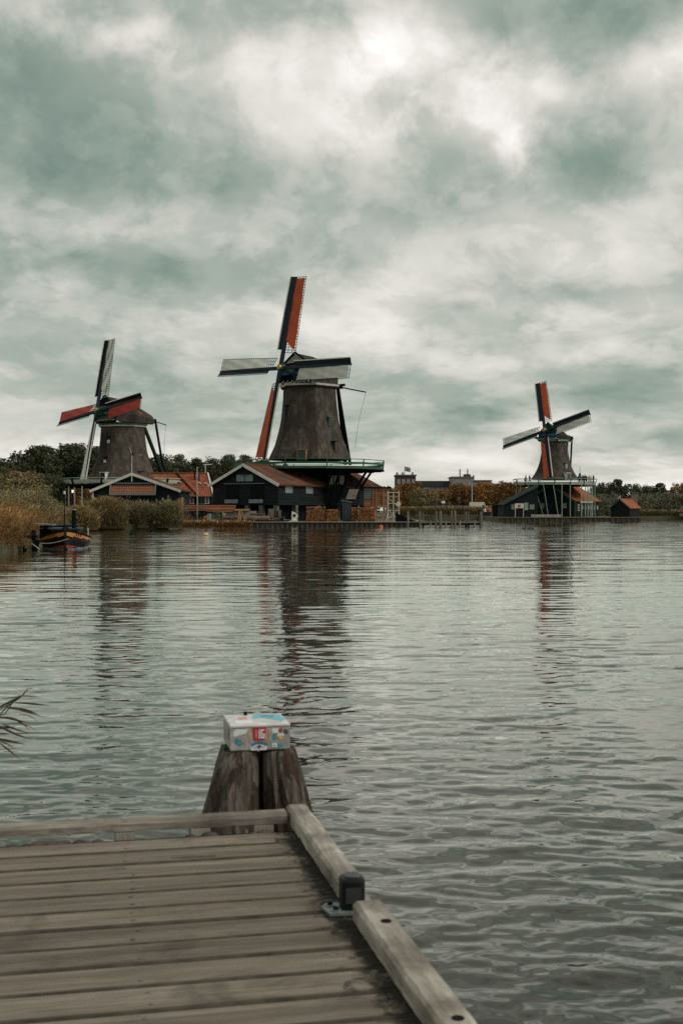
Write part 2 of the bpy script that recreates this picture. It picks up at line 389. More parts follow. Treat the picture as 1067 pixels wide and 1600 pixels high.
def window(parent, c, w, h, ex, nrm, fm=white, gm=glass, nx=2, nz=2, fr=.06, name='window'):
    """framed window facing nrm: frame with glazing bars, and a pane behind them"""
    c, ex, nrm = Vector(c), Vector(ex).normalized(), Vector(nrm).normalized(); ez = Vector((0, 0, 1))
    mb = MB()
    for s in (-1, 1):
        mb.fr(c + ex * s * (w / 2) + nrm * .03, ex * fr / 2, nrm * .05, ez * (h / 2 + fr / 2))
        mb.fr(c + ez * s * (h / 2) + nrm * .03, ex * (w / 2 - fr / 2), nrm * .05, ez * fr / 2)
    for i in range(1, nx): mb.fr(c + ex * (w * (i / nx - .5)) + nrm * .03, ex * fr * .3, nrm * .03, ez * (h / 2 - fr / 2))
    for i in range(1, nz): mb.fr(c + ez * (h * (i / nz - .5)) + nrm * .03, ex * (w / 2 - fr / 2), nrm * .027, ez * fr * .3)
    o = mb.build(name, fm, parent)
    MB().fr(c + nrm * .004, ex * (w / 2 - fr / 2), nrm * .008, ez * (h / 2 - fr / 2)).build('pane', gm, o)
    return o

def boards_rect(mb, a, b, z0, z1, nrm, pitch=.26, top=None):
    """lapped weatherboards from point a to b (ground plan), between heights; top(t)->z limit for gables"""
    a, b, nrm = Vector(a), Vector(b), Vector(nrm).normalized(); ex = (b - a); L = ex.length; ex.normalize()
    n = max(1, int(round((z1 - z0) / pitch))); p = (z1 - z0) / n
    for i in range(n):
        za, zb = z0 + i * p, z0 + (i + 1) * p; t0, t1 = 0, L
        if top:
            r = top((za + zb) / 2)
            if r is None: continue
            t0, t1 = r
        A, B = a + ex * t0, a + ex * t1
        vs = [(*(A + nrm * .045).xy, za), (*(B + nrm * .045).xy, za), (*(B + nrm * .015).xy, zb), (*(A + nrm * .015).xy, zb), (*A.xy, za), (*B.xy, za), (*B.xy, zb), (*A.xy, zb)]
        mb.add(vs, [(0, 1, 2, 3), (0, 4, 5, 1), (3, 2, 6, 7), (0, 3, 7, 4), (1, 5, 6, 2)])
    return mb

def gable_house(name, label, cat, loc, rz, Wd, L, ze, zr, wallm, roofm, trim=cream, zb=0, ov=.45, ridge_x=0.0, barge=.34, base=True, rear=True, tiled=True, board=.26, group=None):
    """gable front on local y=0 facing -y, ridge running along +y; heights relative to loc.z"""
    t = thing(name, label, cat, loc, rz, group); h = Wd / 2; rx = ridge_x
    MB().prism([(-h, 0, zb), (h, 0, zb), (h, 0, ze), (rx, 0, zr), (-h, 0, ze)], (0, L, 0)).build('wall', wallm, t)
    def lim(z):
        if z <= ze: return (0, Wd)
        k = (z - ze) / (zr - ze)
        return (k * (rx + h), Wd - k * (h - rx)) if k < .97 else None
    mb = MB(); boards_rect(mb, (-h, 0, 0), (h, 0, 0), zb, zr, (0, -1, 0), board, lim)
    for s in (-1, 1): boards_rect(mb, (s * h, 0, 0), (s * h, L, 0), zb, ze, (s, 0, 0), board)
    mb.build('weatherboards', wallm, t, kind='stuff')
    roof = None
    for s in (-1, 1):
        run = (h - s * rx); sl = math.hypot(run, zr - ze); ux, uz = -s * run / sl, (zr - ze) / sl
        e0 = Vector((s * h, -ov, ze)) - Vector((ux, 0, uz)) * ov + Vector((0, 0, .06))
        ev = Vector((ux, 0, uz)); nn = Vector((s * uz, 0, s * -ux)); nn = nn if nn.z > 0 else -nn
        LL = L + 2 * ov; sv = sl + ov
        mb = MB(); c = e0 + Vector((0, LL / 2, 0)) + ev * sv / 2
        mb.fr(c, (0, LL / 2, 0), ev * sv / 2, nn * .05)
        tiles(mb, e0 + nn * .07, (0, 1, 0), ev, LL, sv)
        o = mb.build('roof', roofm, t); roof = roof or o
        for yy in ((-ov - .06, L + ov + .06) if rear else (-ov - .06,)):
            MB().fr(e0 + Vector((0, ov + yy, 0)) + ev * (sv / 2) - nn * (barge / 2 - .14), (0, .05, 0), ev * (sv / 2), nn * barge / 2).build('barge_board', trim, t)
    MB().bar((rx, -ov, zr + .2), (rx, L + ov, zr + .2), .3, .12).build('ridge_cap', roofm, roof)
    return t

# ------------------------------------------------------------------ windmill
def windmill(name, label, px, D, gz, n, al0, prof, rotor, cloths, capsec, stage, base, win, tail, sail_w, colours):
    ax = Vector((WX(px, D), D, gz)); t = thing(name, label, 'windmill', ax)
    Zr = lambda py, d=D: WZ(py, d) - gz; pm = F / D
    # thatched smock
    def ring(rr, z, nn=n, off=0):
        return [Vector((rr * math.sin(al0 + off + 2 * math.pi * i / nn), -rr * math.cos(al0 + off + 2 * math.pi * i / nn), z)) for i in range(nn)]
    pr = [(Zr(py), r / pm) for py, r in prof]
    def rad(z):
        for (z0, r0), (z1, r1) in zip(pr[1:], pr[:-1]):
            if z0 <= z <= z1: return r0 + (r1 - r0) * (z - z0) / (z1 - z0)
        return pr[-1][1] if z < pr[-1][0] else pr[0][1]
    sub = 6; rr_ = []
    zs = np.linspace(pr[-1][0], pr[0][0], 26)
    rs = np.interp(zs, [p[0] for p in pr][::-1], [p[1] for p in pr][::-1])
    rs = np.convolve(np.pad(rs, 2, 'edge'), [.1, .2, .4, .2, .1], 'valid')
    for z, r0 in zip(zs, rs):
        c = ring(r0, z); out = []
        for i in range(n):
            a, b = c[i], c[(i + 1) % n]
            for k in range(sub):
                p = a.lerp(b, k / sub); s = 1 - .022 * (1 if k == 0 else 0) + random.uniform(-.004, .004)
                out.append(Vector((p.x * s, p.y * s, z)))
        rr_.append(out)
    MB().rings(rr_).build('thatched_smock', thatch, t)
    # skirt band under the cap
    zt = pr[0][0]; rt = pr[0][1]
    MB().rings([ring(rt * 1.05, zt - .1), ring(rt * 1.09, zt + .12)]).build('curb_ring', colours['curb'], t)
    MB().rings([ring(rt * 1.10, zt + .13), ring(rt * 1.12, zt + .38)]).build('curb_board', colours['curb2'], t)
    # windows and doors in the smock: facing direction from pixel column
    for (wpx, wpy, ww, wh, kind) in win:
        z = Zr(wpy, D - 4); r0 = rad(z); xo = (wpx - px) / pm
        ri = [ring(r0, z)[k] for k in range(n)]; zup = z + .6; ru = rad(zup)
        best = None
        for i in range(n):
            a, b = ri[i], ri[(i + 1) % n]
            if min(a.x, b.x) <= xo <= max(a.x, b.x):
                p = a.lerp(b, (xo - a.x) / (b.x - a.x))
                if best is None or p.y < best[0].y: best = (p, (b - a).normalized())
        if not best: continue
        p, ex = best; nr = Vector((ex.y, -ex.x, 0))
        if nr.dot(p) < 0: nr = -nr
        lean = max(0, (rad(z - wh / 2) - rad(z + wh / 2))) * .5
        c = p + nr * (.08 + lean)
        fm, gm = {'green': (stone, dgreen), 'white': (blackwood, darkglass), 'slit': (blackwood, darkglass), 'gdoor': (rawwood, dgreen), 'door': (white, darkglass), 'gwin': (green, glass)}[kind]
        nm = 'door' if 'door' in kind else 'window'
        o = MB().fr(c - nr * .35, ex * (ww / 2), nr * .37, (0, 0, wh / 2)).build(nm, gm, t)
        fb = MB()
        fb.fr(c - nr * .33 + Vector((0, 0, wh / 2 + .05)), ex * (ww / 2 + .15), nr * .45, (0, 0, .05))
        if kind in ('white', 'door', 'gdoor'):
            for s in (-1, 1): fb.fr(c - nr * .3 + ex * s * (ww / 2 + .03), ex * .03, nr * .36, (0, 0, wh / 2))
        fb.build('frame', fm, o)
        if kind == 'white': MB().fr(c + nr * .05 - Vector((0, 0, wh * .25)), ex * (ww / 2 + .06), nr * .05, (0, 0, wh * .26)).build('sash', white, o)
    # base under the stage
    if base:
        zb, zt_, rb = base
        bb = [ring(rb, z) for z in (zb, zt_)]
        MB().rings(bb).build('base', black, t)
        c = ring(rb, 0); mb = MB()
        for i in range(n):
            a, b = c[i], c[(i + 1) % n]; ex = b - a; nr = Vector((ex.y, -ex.x, 0)); nr = nr if nr.dot(a) > 0 else -nr
            boards_rect(mb, a, b, zb, zt_, nr, .3)
        mb.build('base_boards', black, t, kind='stuff')
    # stage
    zs_, Rs, sn, fasm, railm, style = stage['z'], stage['R'], stage['n'], stage['fascia'], stage['rail'], stage['style']
    st = MB().rings([ring(Rs, zs_ - .12, sn), ring(Rs, zs_, sn)]).build('stage_deck', stage['deck'], t)
    mb = MB()
    for i in range(sn * 2):
        a = al0 + math.pi * i / sn
        mb.bar((1.5 * math.sin(a), -1.5 * math.cos(a), zs_ - .25), (Rs * .985 * math.sin(a) + 0, -Rs * .985 * math.cos(a), zs_ - .25), .16, .24)
    mb.build('joists', blackwood, st)
    fs_ = MB(); r0 = ring(Rs * 1.004, zs_ - .02, sn)
    for i in range(sn): fs_.bar(r0[i], r0[(i + 1) % sn], .08, .34 if style == 'main' else .26)
    fs_.build('edge_board', fasm, st)
    out = .28 if style != 'main' else .12; hr = 1.0
    rl = MB(); top_ = ring(Rs + out, zs_ + hr, sn); mid = ring(Rs + out * .55, zs_ + hr * .52, sn)
    for i in range(sn):
        j = (i + 1) % sn
        rl.bar(top_[i], top_[j], .10, .09); rl.bar(mid[i], mid[j], .06, .26 if style == 'main' else .08)
        if style == 'pale': rl.bar(ring(Rs + out * .2, zs_ + .2, sn)[i], ring(Rs + out * .2, zs_ + .2, sn)[j], .03, .3)
        if style == 'left': rl.fr((top_[i] + top_[j]) / 2 * .5 + (r0[i] + r0[j]) / 2 * .5, (top_[j] - top_[i]) / 2, ((top_[i] + top_[j]) - (r0[i] + r0[j])) / 4 * .52, (r0[i].x * .001, r0[i].y * .001, .004))
    rail = rl.build('railing', railm, t)
    proto = None
    for i in range(sn):
        p = ring(Rs, 0, sn)[i]; a = math.atan2(p.y, p.x)
        if proto is None:
            pt_ = .26 if style == 'left' else .11; proto = MB().bar((0, 0, -.25), (out, 0, hr), pt_, pt_, (0, 1, 0)).build('railing_post', stage.get('post', railm), rail); o = proto
        else:
            o = proto.copy(); C.objects.link(o); o.parent = rail
        o.location = (p.x, p.y, zs_); o.rotation_euler = (0, 0, a)
    for (ax0, az0, ax1, az1, w) in stage.get('struts', []):
        a0, a1 = R(ax0), R(ax1); r_0, z_0 = az0; r_1, z_1 = az1
        MB().bar((r_0 * math.sin(a0), -r_0 * math.cos(a0), z_0), (r_1 * math.sin(a1), -r_1 * math.cos(a1), z_1), w).build('strut', stage.get('strutm', blackwood), t)
    # cap
    a, tl, th, Rf, Df, hpx, hpy = rotor; a, tl, th = R(a), R(tl), R(th)
    bk = Vector((math.sin(a), math.cos(a), 0)); lt = Vector((math.cos(a), -math.sin(a), 0)); up = Vector((0, 0, 1))
    kk = (hpx - CX) / F; dh = (ax.x - kk * D) / (math.sin(a) - kk * math.cos(a)); Dh = D - dh * math.cos(a)
    Rt = Rf * Dh / Df; hub = -bk * dh + up * Zr(hpy, Dh)
    rings_ = []
    for (b, ytop, hw, ymid, hw2, ybot) in capsec:
        zt1, zm, zb1 = Zr(ytop), Zr(ymid), Zr(ybot)
        prf = [(-hw2, zb1), (-hw2 * 1.02, (zb1 + zm) / 2), (-hw, zm), (-hw * .55, zm + (zt1 - zm) * .62), (-.12, zt1), (.12, zt1), (hw * .55, zm + (zt1 - zm) * .62), (hw, zm), (hw2 * 1.02, (zb1 + zm) / 2), (hw2, zb1)]
        rings_.append([bk * b + lt * l + up * z for l, z in prf])
    cap = MB().rings(rings_).build('cap', thatch_cap, t)
    f0 = capsec[0]; b0 = f0[0]; zt1, zm, zb1 = Zr(f0[1]), Zr(f0[3]), Zr(f0[5])
    # front gable of the cap: dark boarding, pale and dark louvre boards, painted beams
    mb = MB(); nb = 7
    for i in range(nb):
        z = zm - .1 + (zt1 - zm) * (i + .3) / nb; hwid = f0[2] * (1 - (i + .5) / nb) * .93
        mb.fr(bk * (b0 - .10) + up * z, lt * hwid, bk * .03, up * (zt1 - zm) / nb * .28)
    mb.build('gable_board', colours['gable'], cap)
    MB().fr(bk * (b0 - .06) + up * ((zb1 + zm) / 2 + .05), lt * f0[4] * .86, bk * .05, up * (zm - zb1) * .42).build('cap_front', colours['front'], cap)
    MB().fr(bk * (b0 - .3) + up * (zb1 + (zm - zb1) * .50), lt * f0[4] * .9, bk * .22, up * .17).build('breast_beam', colours['beam'], cap)
    MB().fr(bk * (b0 - .2) + up * (zb1 + (zm - zb1) * .80), lt * f0[4] * .55, bk * .1, up * .14).build('name_board', colours['plaque'], cap)
    mb = MB()
    for k in range(-6, 7):
        mb.tube(bk * (b0 - .45) + lt * (k * f0[4] / 6.5) + up * (zb1 + .25), bk * (b0 - .45) + lt * ((k + .7) * f0[4] / 6.5) + up * (zb1 + .25 + (.28 if k % 2 else -.02)), .06, .06, 5)
    mb.build('scroll_ornament', white, cap)
    mb = MB()
    for s in (-1, 1):
        A = bk * (b0 - .18); mb.bar(A + lt * s * (f0[2] + .1) + up * (zm - .1), A + up * (zt1 + .15), .12, .2); mb.bar(A + lt * s * (f0[4] + .1) + up * zb1, A + lt * s * (f0[2] + .1) + up * (zm - .1), .12, .2)
    mb.build('gable_trim', colours['trim'], cap)
    mb = MB()
    for s in (-1, 1): mb.bar(bk * b0 + lt * s * (f0[4] + .05) + up * (zb1 - .04), bk * capsec[-1][0] + lt * s * (capsec[-1][4] + .05) + up * (Zr(capsec[-1][5]) - .04), .14, .2)
    mb.build('eave_board', cream, cap)
    # windshaft and rotor
    fr = (-bk * math.cos(tl) + up * math.sin(tl)); u = lt; w = fr.cross(u); w = w if w.z > 0 else -w
    MB().tube(hub - fr * .2, hub - fr * (dh + 1.0), .42, .42, 12).build('windshaft', dgreen, t)
    hb = MB(); hb.tube(hub - fr * .55, hub + fr * .35, .52, .46, 12); hub_o = hb.build('hub', green, t)
    MB().tube(hub + fr * .35, hub + fr * .5, .34, .28, 12).build('hub_cap', gold, hub_o)
    MB().tube(hub + fr * .5, hub + fr * .54, .13, .13, 10).build('hub_star', redp, hub_o)
    for q in range(4):
        ph = th + math.pi / 2 * (q + 1); r = u * math.cos(ph) + w * math.sin(ph); c = u * math.sin(ph) - w * math.cos(ph)
        o0 = hub + fr * (.12 if q % 2 == 0 else -.22)
        P = lambda rho, s, f=0: o0 + r * rho + c * s + fr * f
        sp = MB(); sp.rings([[P(rho, i * hwd, j * hwd * 1.1) for i, j in ((-1, -1), (1, -1), (1, 1), (-1, 1))] for rho, hwd in ((-.1 if q % 2 else .3, .2), (Rt * .5, .17), (Rt, .10))])
        sail = sp.build('sail', colours['spar'], t)
        wr = lambda rho: R(24) * (1 - rho / Rt) ** 1.0 + R(2)
        Q = lambda rho, s, f=0: P(rho, .1 + s * math.cos(wr(rho)), -s * math.sin(wr(rho)) + f)
        r_in = Rt * .165; nb = int((Rt - r_in) / .36); lb = MB()
        for i in range(nb + 1):
            rho = r_in + (Rt - .08 - r_in) * i / nb; lb.bar(Q(rho, -.15), Q(rho, sail_w + .09), .06, .05, fr)
        for s in (sail_w * .36, sail_w * .68, sail_w):
            for i in range(12):
                r_a, r_b = r_in + (Rt - .05 - r_in) * i / 12, r_in + (Rt - .05 - r_in) * (i + 1) / 12; lb.bar(Q(r_a, s), Q(r_b, s), .05, .05, fr)
        lb.build('lattice', colours['lattice'], sail, kind='stuff')
        # windboard, in planks with a pale outer edge
        wi = Rt * .19; wb_w = colours.get('wb', .62); P2 = lambda rho, s: P(rho, -.12 - s * math.cos(R(26)), .05 + s * math.sin(R(26)))
        nn_ = 4
        for i in range(nn_):
            r_a, r_b = wi + (Rt - wi) * i / nn_ + .003, wi + (Rt - wi) * (i + 1) / nn_ - .003
            A, B, C_, D_ = P2(r_a, 0), P2(r_b, 0), P2(r_b, wb_w), P2(r_a, wb_w); cc = (A + B + C_ + D_) / 4
            MB().fr(cc, (B - A) / 2, (D_ - A) / 2, (B - A).cross(D_ - A).normalized() * .02).build('windboard', colours['board'], sail)
        MB().bar(P2(wi, wb_w + .04), P2(Rt, wb_w + .04), .13, .13, fr).build('windboard_edge', cream, sail)
        # canvas, slightly bellied between the laths
        cm = cloths[q]
        if cm is not None:
            ro = Rt - colours.get('tipgap', .28); sw = sail_w - .07
            def cl(uu, vv):
                rho = 0; s = -.02 + (sw + .02) * uu
                sh = colours['clothin'] + (1.35 * (1 - uu) ** 1.3 if q % 2 == 0 else .9 * (1 - uu) ** .8)
                ri_ = r_in + sh; rho = ri_ + (ro - ri_) * vv
                sag = .05 * math.sin(math.pi * uu) + .012 * math.sin(rho * 17.4) * math.sin(math.pi * min(1, uu * 2))
                wav = .03 * math.sin(uu * 9 - vv * 16 + q)
                edge = -.05 * abs(math.sin(rho * 4.0)) if uu > .98 else 0
                return Q(rho, s + edge, (.012 if label.startswith('dark thatched') and q == 0 else .06) + sag * .3 + wav * (0 < vv < 1))
            MB().grid(cl, 10, 60).build('cloth', cm, sail, smooth=True)
    # tail: cross beams, tail pole, braces and crab pole with its rope
    for (p, q, ww, mm) in tail['bars']:
        V3 = lambda k: bk * k[0] + lt * k[1] + up * Zr(k[2])
        MB().bar(V3(p), V3(q), ww).build('tail_beam', mm, t)
    mb = MB()
    for (p, q) in tail['ropes']:
        V3 = lambda k: bk * k[0] + lt * k[1] + up * Zr(k[2]); A, B = V3(p), V3(q); sg = (A - B).length * .04
        pts = [A.lerp(B, k / 8) + bk * -sg * math.sin(math.pi * k / 8) for k in range(9)]; mb.path(pts, .025, 4)
    if tail['ropes']: mb.build('rope', greywood, t)
    return t, dict(ax=ax, pm=pm)

# ---- main sawmill windmill
MAIN_D = 160.5; GZ = .56
pmM = F / MAIN_D
zst = WZ(729, 151) - GZ
struts = []
for ang in (-68, -34, -8, 22):
    struts.append((ang, (8.2, zst - .35), ang * .9, (4.9, zst - 4.6), .22))
for ang, b in ((28, 26), (38, 36), (58, 54), (68, 62)):
    struts.append((ang, (8.8, zst - .35), b, (5.6, 1.6), .26))
windmill('windmill', 'tall central thatched windmill with green stage and one rust red sail pointing up', 483.5, MAIN_D, GZ, 6, R(-106 + 360), 
         [(607, 43.7), (633, 45.2), (660, 48.7), (690, 56.5), (704, 62.5), (719, 70.5)],
         (43.2, 11.5, -2.3, 11.66, 150, 439.5, 574.5), [redcloth, whitecloth, redcloth, whitecloth],
         [(-2.5, 555, 2.0, 568, 2.75, 603), (0.5, 557, 2.3, 570, 3.2, 604), (2.6, 563, 2.0, 575, 2.7, 603), (3.9, 574, 1.0, 583, 1.4, 602)],
         dict(z=zst, R=10.0, n=12, fascia=green, rail=green, style='main', deck=blackwood, struts=struts),
         (2.2, zst - .1, 4.9),
         [(450, 642, .38, 1.5, 'slit'), (514.5, 658, .5, 1.15, 'green'), (522, 698, .38, 1.4, 'slit'), (474.5, 711.5, 1.05, 1.3, 'gdoor')],
         dict(bars=[((4.0, -2.6, 600), (4.0, 2.6, 600), .3, blackwood), ((4.2, 1.1, 598), (7.6, .3, 724), .3, blackwood), ((5.2, .2, 599), (6.9, .1, 724), .34, blackwood), ((3.5, 0, 600), (6.2, 0, 600), .4, blackwood),
                    ((5.0, .7, 601), (7.6, 3.2, 609), .16, blackwood), ((1, -3.2, 603), (7.0, 0, 722), .2, blackwood)], ropes=[((7.6, 3.2, 609), (7.6, 1.2, 697))]),
         1.62, dict(curb=thatch_cap, curb2=cream, gable=cream, front=blackwood, beam=bluep, plaque=redp, trim=blackwood, spar=navy, board=navy, lattice=navy, clothin=.35, wb=.66))

# ---- left windmill
LD = 191; GZL = .56
zsl = WZ(757, 183) - GZL
windmill('windmill', 'dark thatched windmill on the left bank with crimson sails pointing sideways and pale top sail', 192.3, LD, GZL, 8, R(-8),
         [(667, 35.5), (690, 37.2), (707, 40), (725, 45.5), (743, 52.5), (755, 58.5)],
         (47.6, 14.3, 6.35, 11.54, 187, 153, 641), [whitecloth, redcloth2, whitecloth, redcloth2],
         [(-3.1, 621, 2.0, 634, 3.0, 661), (0, 625, 2.5, 638, 3.6, 662), (2.8, 636, 2.3, 645, 3.1, 662), (4.9, 645, 1.1, 650, 1.5, 661)],
         dict(z=zsl, R=9.8, n=12, fascia=blackwood, rail=mat('light_green_panel', (.38, .46, .36), (.5, .57, .46), 2, .55), post=blackwood, style='left', deck=greywood, struts=[(aa, (9.3, zsl - .2), aa, (9.3, 0), .2) for aa in (-84, -68, -58, -50, -40, -30, 60, 80)], strutm=cream),
         (0, zsl - .1, 5.0),
         [(177, 687, .36, .95, 'white'), (173, 718.5, .34, .85, 'white'), (173, 746, .9, 1.4, 'door'), (227, 742, .6, 1.0, 'slit')],
         dict(bars=[((1.2, 2.9, 649), (7.6, .6, 751), .42, tar_green), ((5.8, .3, 652), (7.8, .3, 752), .28, blackwood), ((1.1, 2.95, 646), (1.25, 2.9, 650), .5, redp), ((4.5, 0, 655), (6.2, 0, 655), .35, blackwood),
                    ((5.8, .3, 656), (6.9, 1.9, 662), .14, blackwood), ((.5, -3.4, 655), (7.4, -.2, 751), .3, tar_green), ((7.0, .3, 738), (7.4, 1.2, 747), .2, blackwood)], ropes=[((6.9, 1.9, 662), (7.0, 1.2, 706))]),
         1.62, dict(curb=cream, curb2=green, gable=blackwood, front=dgreen, beam=palegreen, plaque=bluep, trim=blackwood, spar=navy, board=blackwood, lattice=navy, clothin=.25, wb=.60, tipgap=.12))

# ---- right windmill
RD = 226; GZR = .74
zsr = WZ(755.5, 217) - GZR
rst = []
for aa, bb in ((-84, -84), (-68, -68), (-50, -50), (-40, -26), (-26, -19), (-12, -5), (0, 0), (12, 12), (31, 31), (44, 44), (50, 50), (58, 58), (74, 74)):
    rst.append((aa, (7.3, zsr - .1), bb, (7.3, .02), .15))
rt_, _ = windmill('windmill', 'smaller distant windmill on the right with people on its pale railed stage', 866.3, RD, GZR, 8, R(12),
         [(691, 20.6), (705, 22), (718, 24.2), (730, 27.8), (740, 33), (749, 40)],
         (44.3, 13, 16, 9.54, 223, 851, 672), [redcloth, whitecloth, redcloth, whitecloth],
         [(-2.0, 662, 1.4, 672, 2.1, 689), (0, 666, 1.8, 675, 2.5, 690), (2.2, 674, 1.6, 681, 2.1, 690), (2.9, 677, 1.1, 682, 1.6, 689)],
         dict(z=zsr, R=7.35, n=16, fascia=palegreen, rail=palegreen, style='pale', post=blackwood, deck=greywood, struts=rst, strutm=palegreen),
         (0, zsr - .1, 3.6),
         [(878.8, 728, .5, .95, 'gwin'), (878.6, 744.5, .9, 1.15, 'door')],
         dict(bars=[((2.0, 0, 684), (5.2, 0, 682), .32, blackwood), ((5.2, -.5, 679), (5.2, .5, 684), .3, blackwood), ((5.2, .3, 680), (4.4, .5, 728), .26, blackwood), ((4.2, 0, 684), (4.0, 0, 712), .22, blackwood),
                    ((-1.5, -3.2, 684), (-.5, -1.6, 694), .22, dgreen), ((-1.6, -3.4, 684), (-1.2, -1, 682), .24, blackwood)], ropes=[]),
         1.38, dict(curb=green, curb2=palegreen, gable=dgreen, front=green, beam=bluep, plaque=green, trim=green, spar=navy, board=navy, lattice=navy, clothin=.15, wb=.66))

# ------------------------------------------------------------------ main saw shed
def local_to(t):
    M = Matrix.Translation(t.location) @ t.rotation_euler.to_matrix().to_4x4(); return M.inverted()
sb = R(28)
SD = 147.0; Ws = 9.3
ze_m, zr_m = WZ(757, 147) - GZ, WZ(727, 147) - GZ
shed = gable_house('saw_shed', 'long black boarded saw shed with cream gable edges beneath the central windmill', 'shed', (WX(383, SD), SD, GZ), -sb, Ws, 27.5, ze_m, zr_m, black, tile_brown, cream, zb=2.0, ov=.45)
MB().b2((-Ws / 2 + 1.0, 1.4, 0), (Ws / 2 - 1.0, 26.5, 2.0)).build('underfloor_shade', blackwood, shed)  # dark box added to stand in for the shade beneath the raised floor
# shutters, hoist rail, dark doorways, sills
for s in (-1, 1):
    o = MB().box((s * .62, -.08, zr_m - 1.55), (1.1, .06, .8)).build('shutter', greyp, shed)
    MB().box((s * .30, -.13, zr_m - 1.25), (.45, .04, .12)).build('hinge', darkglass, o)
MB().bar((-2.9, -.2, zr_m - 2.22), (2.9, -.2, zr_m - 2.22), .06, .07).build('hoist_rail', greyp, shed)
for s in (-1.75, 1.75):
    MB().box((s, -.10, (ze_m + 2.3) / 2 + .15), (1.75, .10, ze_m - 2.15)).build('door', blackwood, shed)
    MB().box((s, -.35, 2.0 + .45), (1.9, .1, .45)).build('door_board', greyp, shed, label='pale grey board under the dark doorway')
for (s, yy) in ((-.2, 2.7),): pass
for yy in (2.4, 7.4):
    window(shed, (Ws / 2 + .04, yy, 3.92), 1.7, .9, (0, 1, 0), (1, 0, 0), greyp, glass, 4, 2)
for k in range(9):
    xx = (-3.9, -1.9, .2, 2.2, 4.2)[k] if k < 5 else Ws / 2 - .3
    yy = .3 if k < 5 else 4.5 + (k - 5) * 5.5
    mb = MB()
    for j in range(6): mb.box((xx + random.uniform(-.04, .04), yy, j * .33 + .16), (.55 + random.uniform(-.08, .08), .55, .31), random.uniform(-.1, .1))
    mb.build('brick_pier', stone, shed)
# planked brown end of the shed with its open boards, right of the mill
M = local_to(shed)
wing = thing('timber_lean_to', 'brown raw plank lean-to wall at the right end of the saw shed', 'lean-to', (WX(588, 158), 158, GZ), -R(6))
zw0, zw1 = WZ(791.5, 157) - GZ, WZ(763, 157) - GZ; wl = (606 - 567) / F * 158
MB().b2((-wl / 2, .1, zw0), (wl / 2, 3, zw1)).build('wall', blackwood, wing)
nb = 9
for i in range(nb):
    z = zw0 + (zw1 - zw0) * (i + .5) / nb; hh = (zw1 - zw0) / nb - .03
    segs = [(-wl / 2, -wl / 2 + 1.1), (-wl / 2 + 1.13, random.uniform(0, .8)), (None, wl / 2)]
    last = segs[1][1]; segs[2] = (last + .03, wl / 2)
    for k, (x0, x1) in enumerate(segs):
        MB().box(((x0 + x1) / 2, .03 - random.uniform(0, .02), z), (x1 - x0, .06, hh)).build('plank', greyp if k == 0 and i > 3 else (rawwood if (i + k) % 3 else orangewood), wing)
for x in (-wl / 2 + 1.2, 0, wl / 2 - .7, wl / 2):
    MB().box((x, -.05, zw1 / 2), (.14, .14, zw1)).build('post', rawwood, wing)
for x in (-wl / 2 + .3, wl / 2 - .2): MB().box((x, 1.6, zw0 / 2), (.5, .5, zw0)).build('pier', stone, wing)
MB().bar((-wl / 2 - .3, -.15, zw1 + .1), (wl / 2 + .3, -.15, zw1 + .1), .12, .18).build('eave_board', blackwood, wing)
# window bay behind the struts
bay = MB().b2((-1.1, 0, 0), (1.1, .5, 1.3))
wb = thing('saw_floor_bay', 'black bay with three pale paned windows behind the windmill struts', 'bay', (WX(525.5, 155.5), 155.5, WZ(757.5, 155.5)))
MB().b2((-1.25, .02, -2.6), (1.25, 3, 1.35)).build('wall', black, wb)
for k in range(3): window(wb, (-.72 + .72 * k, 0, .62), .6, 1.15, (1, 0, 0), (0, -1, 0), blackwood, glass, 3, 4, .05)
MB().prism([(-1.35, -.1, 1.35), (1.35, -.1, 1.35), (1.35, 3, 2.0), (-1.35, 3, 2.0)], (0, 0, .07)).build('roof', blackwood, wb)
# stairs and dark cabin
cab = thing('tool_cabin', 'narrow blue-black cabin with sloping lid between the log piles', 'cabin', (WX(542, 146), 146, GZ))
cw, ch = 1.15, WZ(783, 146) - GZ
MB().prism([(-cw / 2, -.5, 0), (cw / 2, -.5, 0), (cw / 2, -.5, ch - .15), (-cw / 2, -.5, ch + .05)], (0, 1.1, 0)).build('cabin_box', mat('blue_black_paint', lin(20, 30, 36), lin(34, 46, 52), 2, .6), cab)
MB().prism([(-cw / 2 - .1, -.6, ch + .06), (cw / 2 + .1, -.6, ch - .16), (cw / 2 + .1, -.6, ch - .08), (-cw / 2 - .1, -.6, ch + .14)], (0, 1.3, 0)).build('lid', greyp, cab)
d = MB().box((.1, -.52, ch / 2 - .1), (.75, .04, ch * .8)).build('door', mat('blue_black_paint', (0, 0, 0)), cab)
MB().box((-.15, -.56, ch / 2), (.05, .05, .1)).build('handle', steel, d)
sh = thing('sawdust_chute', 'grey slatted chute cover rising behind the narrow cabin', 'chute', (WX(546, 150), 150, WZ(779, 150)))
for i in range(8): MB().bar((-.45 + .06 * i, .15 * i, .16 * i), (.75 + .06 * i, .15 * i, .16 * i), .04, .14).build('slat', greywood, sh)
MB().bar((-.5, -.05, -1.9), (0, 1.2, 1.3), .1).build('post', blackwood, sh); MB().bar((.8, -.05, -1.9), (1.3, 1.2, 1.3), .1).build('post', blackwood, sh)
sta = thing('yard_stairs', 'dark wooden steps left of the narrow cabin', 'stairs', (WX(532, 146.5), 146.5, GZ))
for i in range(7): MB().box((-.5 - .0 * i + .0, .22 * i, .25 * (i + .5)), (.95, .24, .05)).build('step', blackwood, sta)
for x in (-1.0, 0): MB().bar((x, -.1, 0), (x, 1.6, 1.9), .06, .22).build('stringer', blackwood, sta)

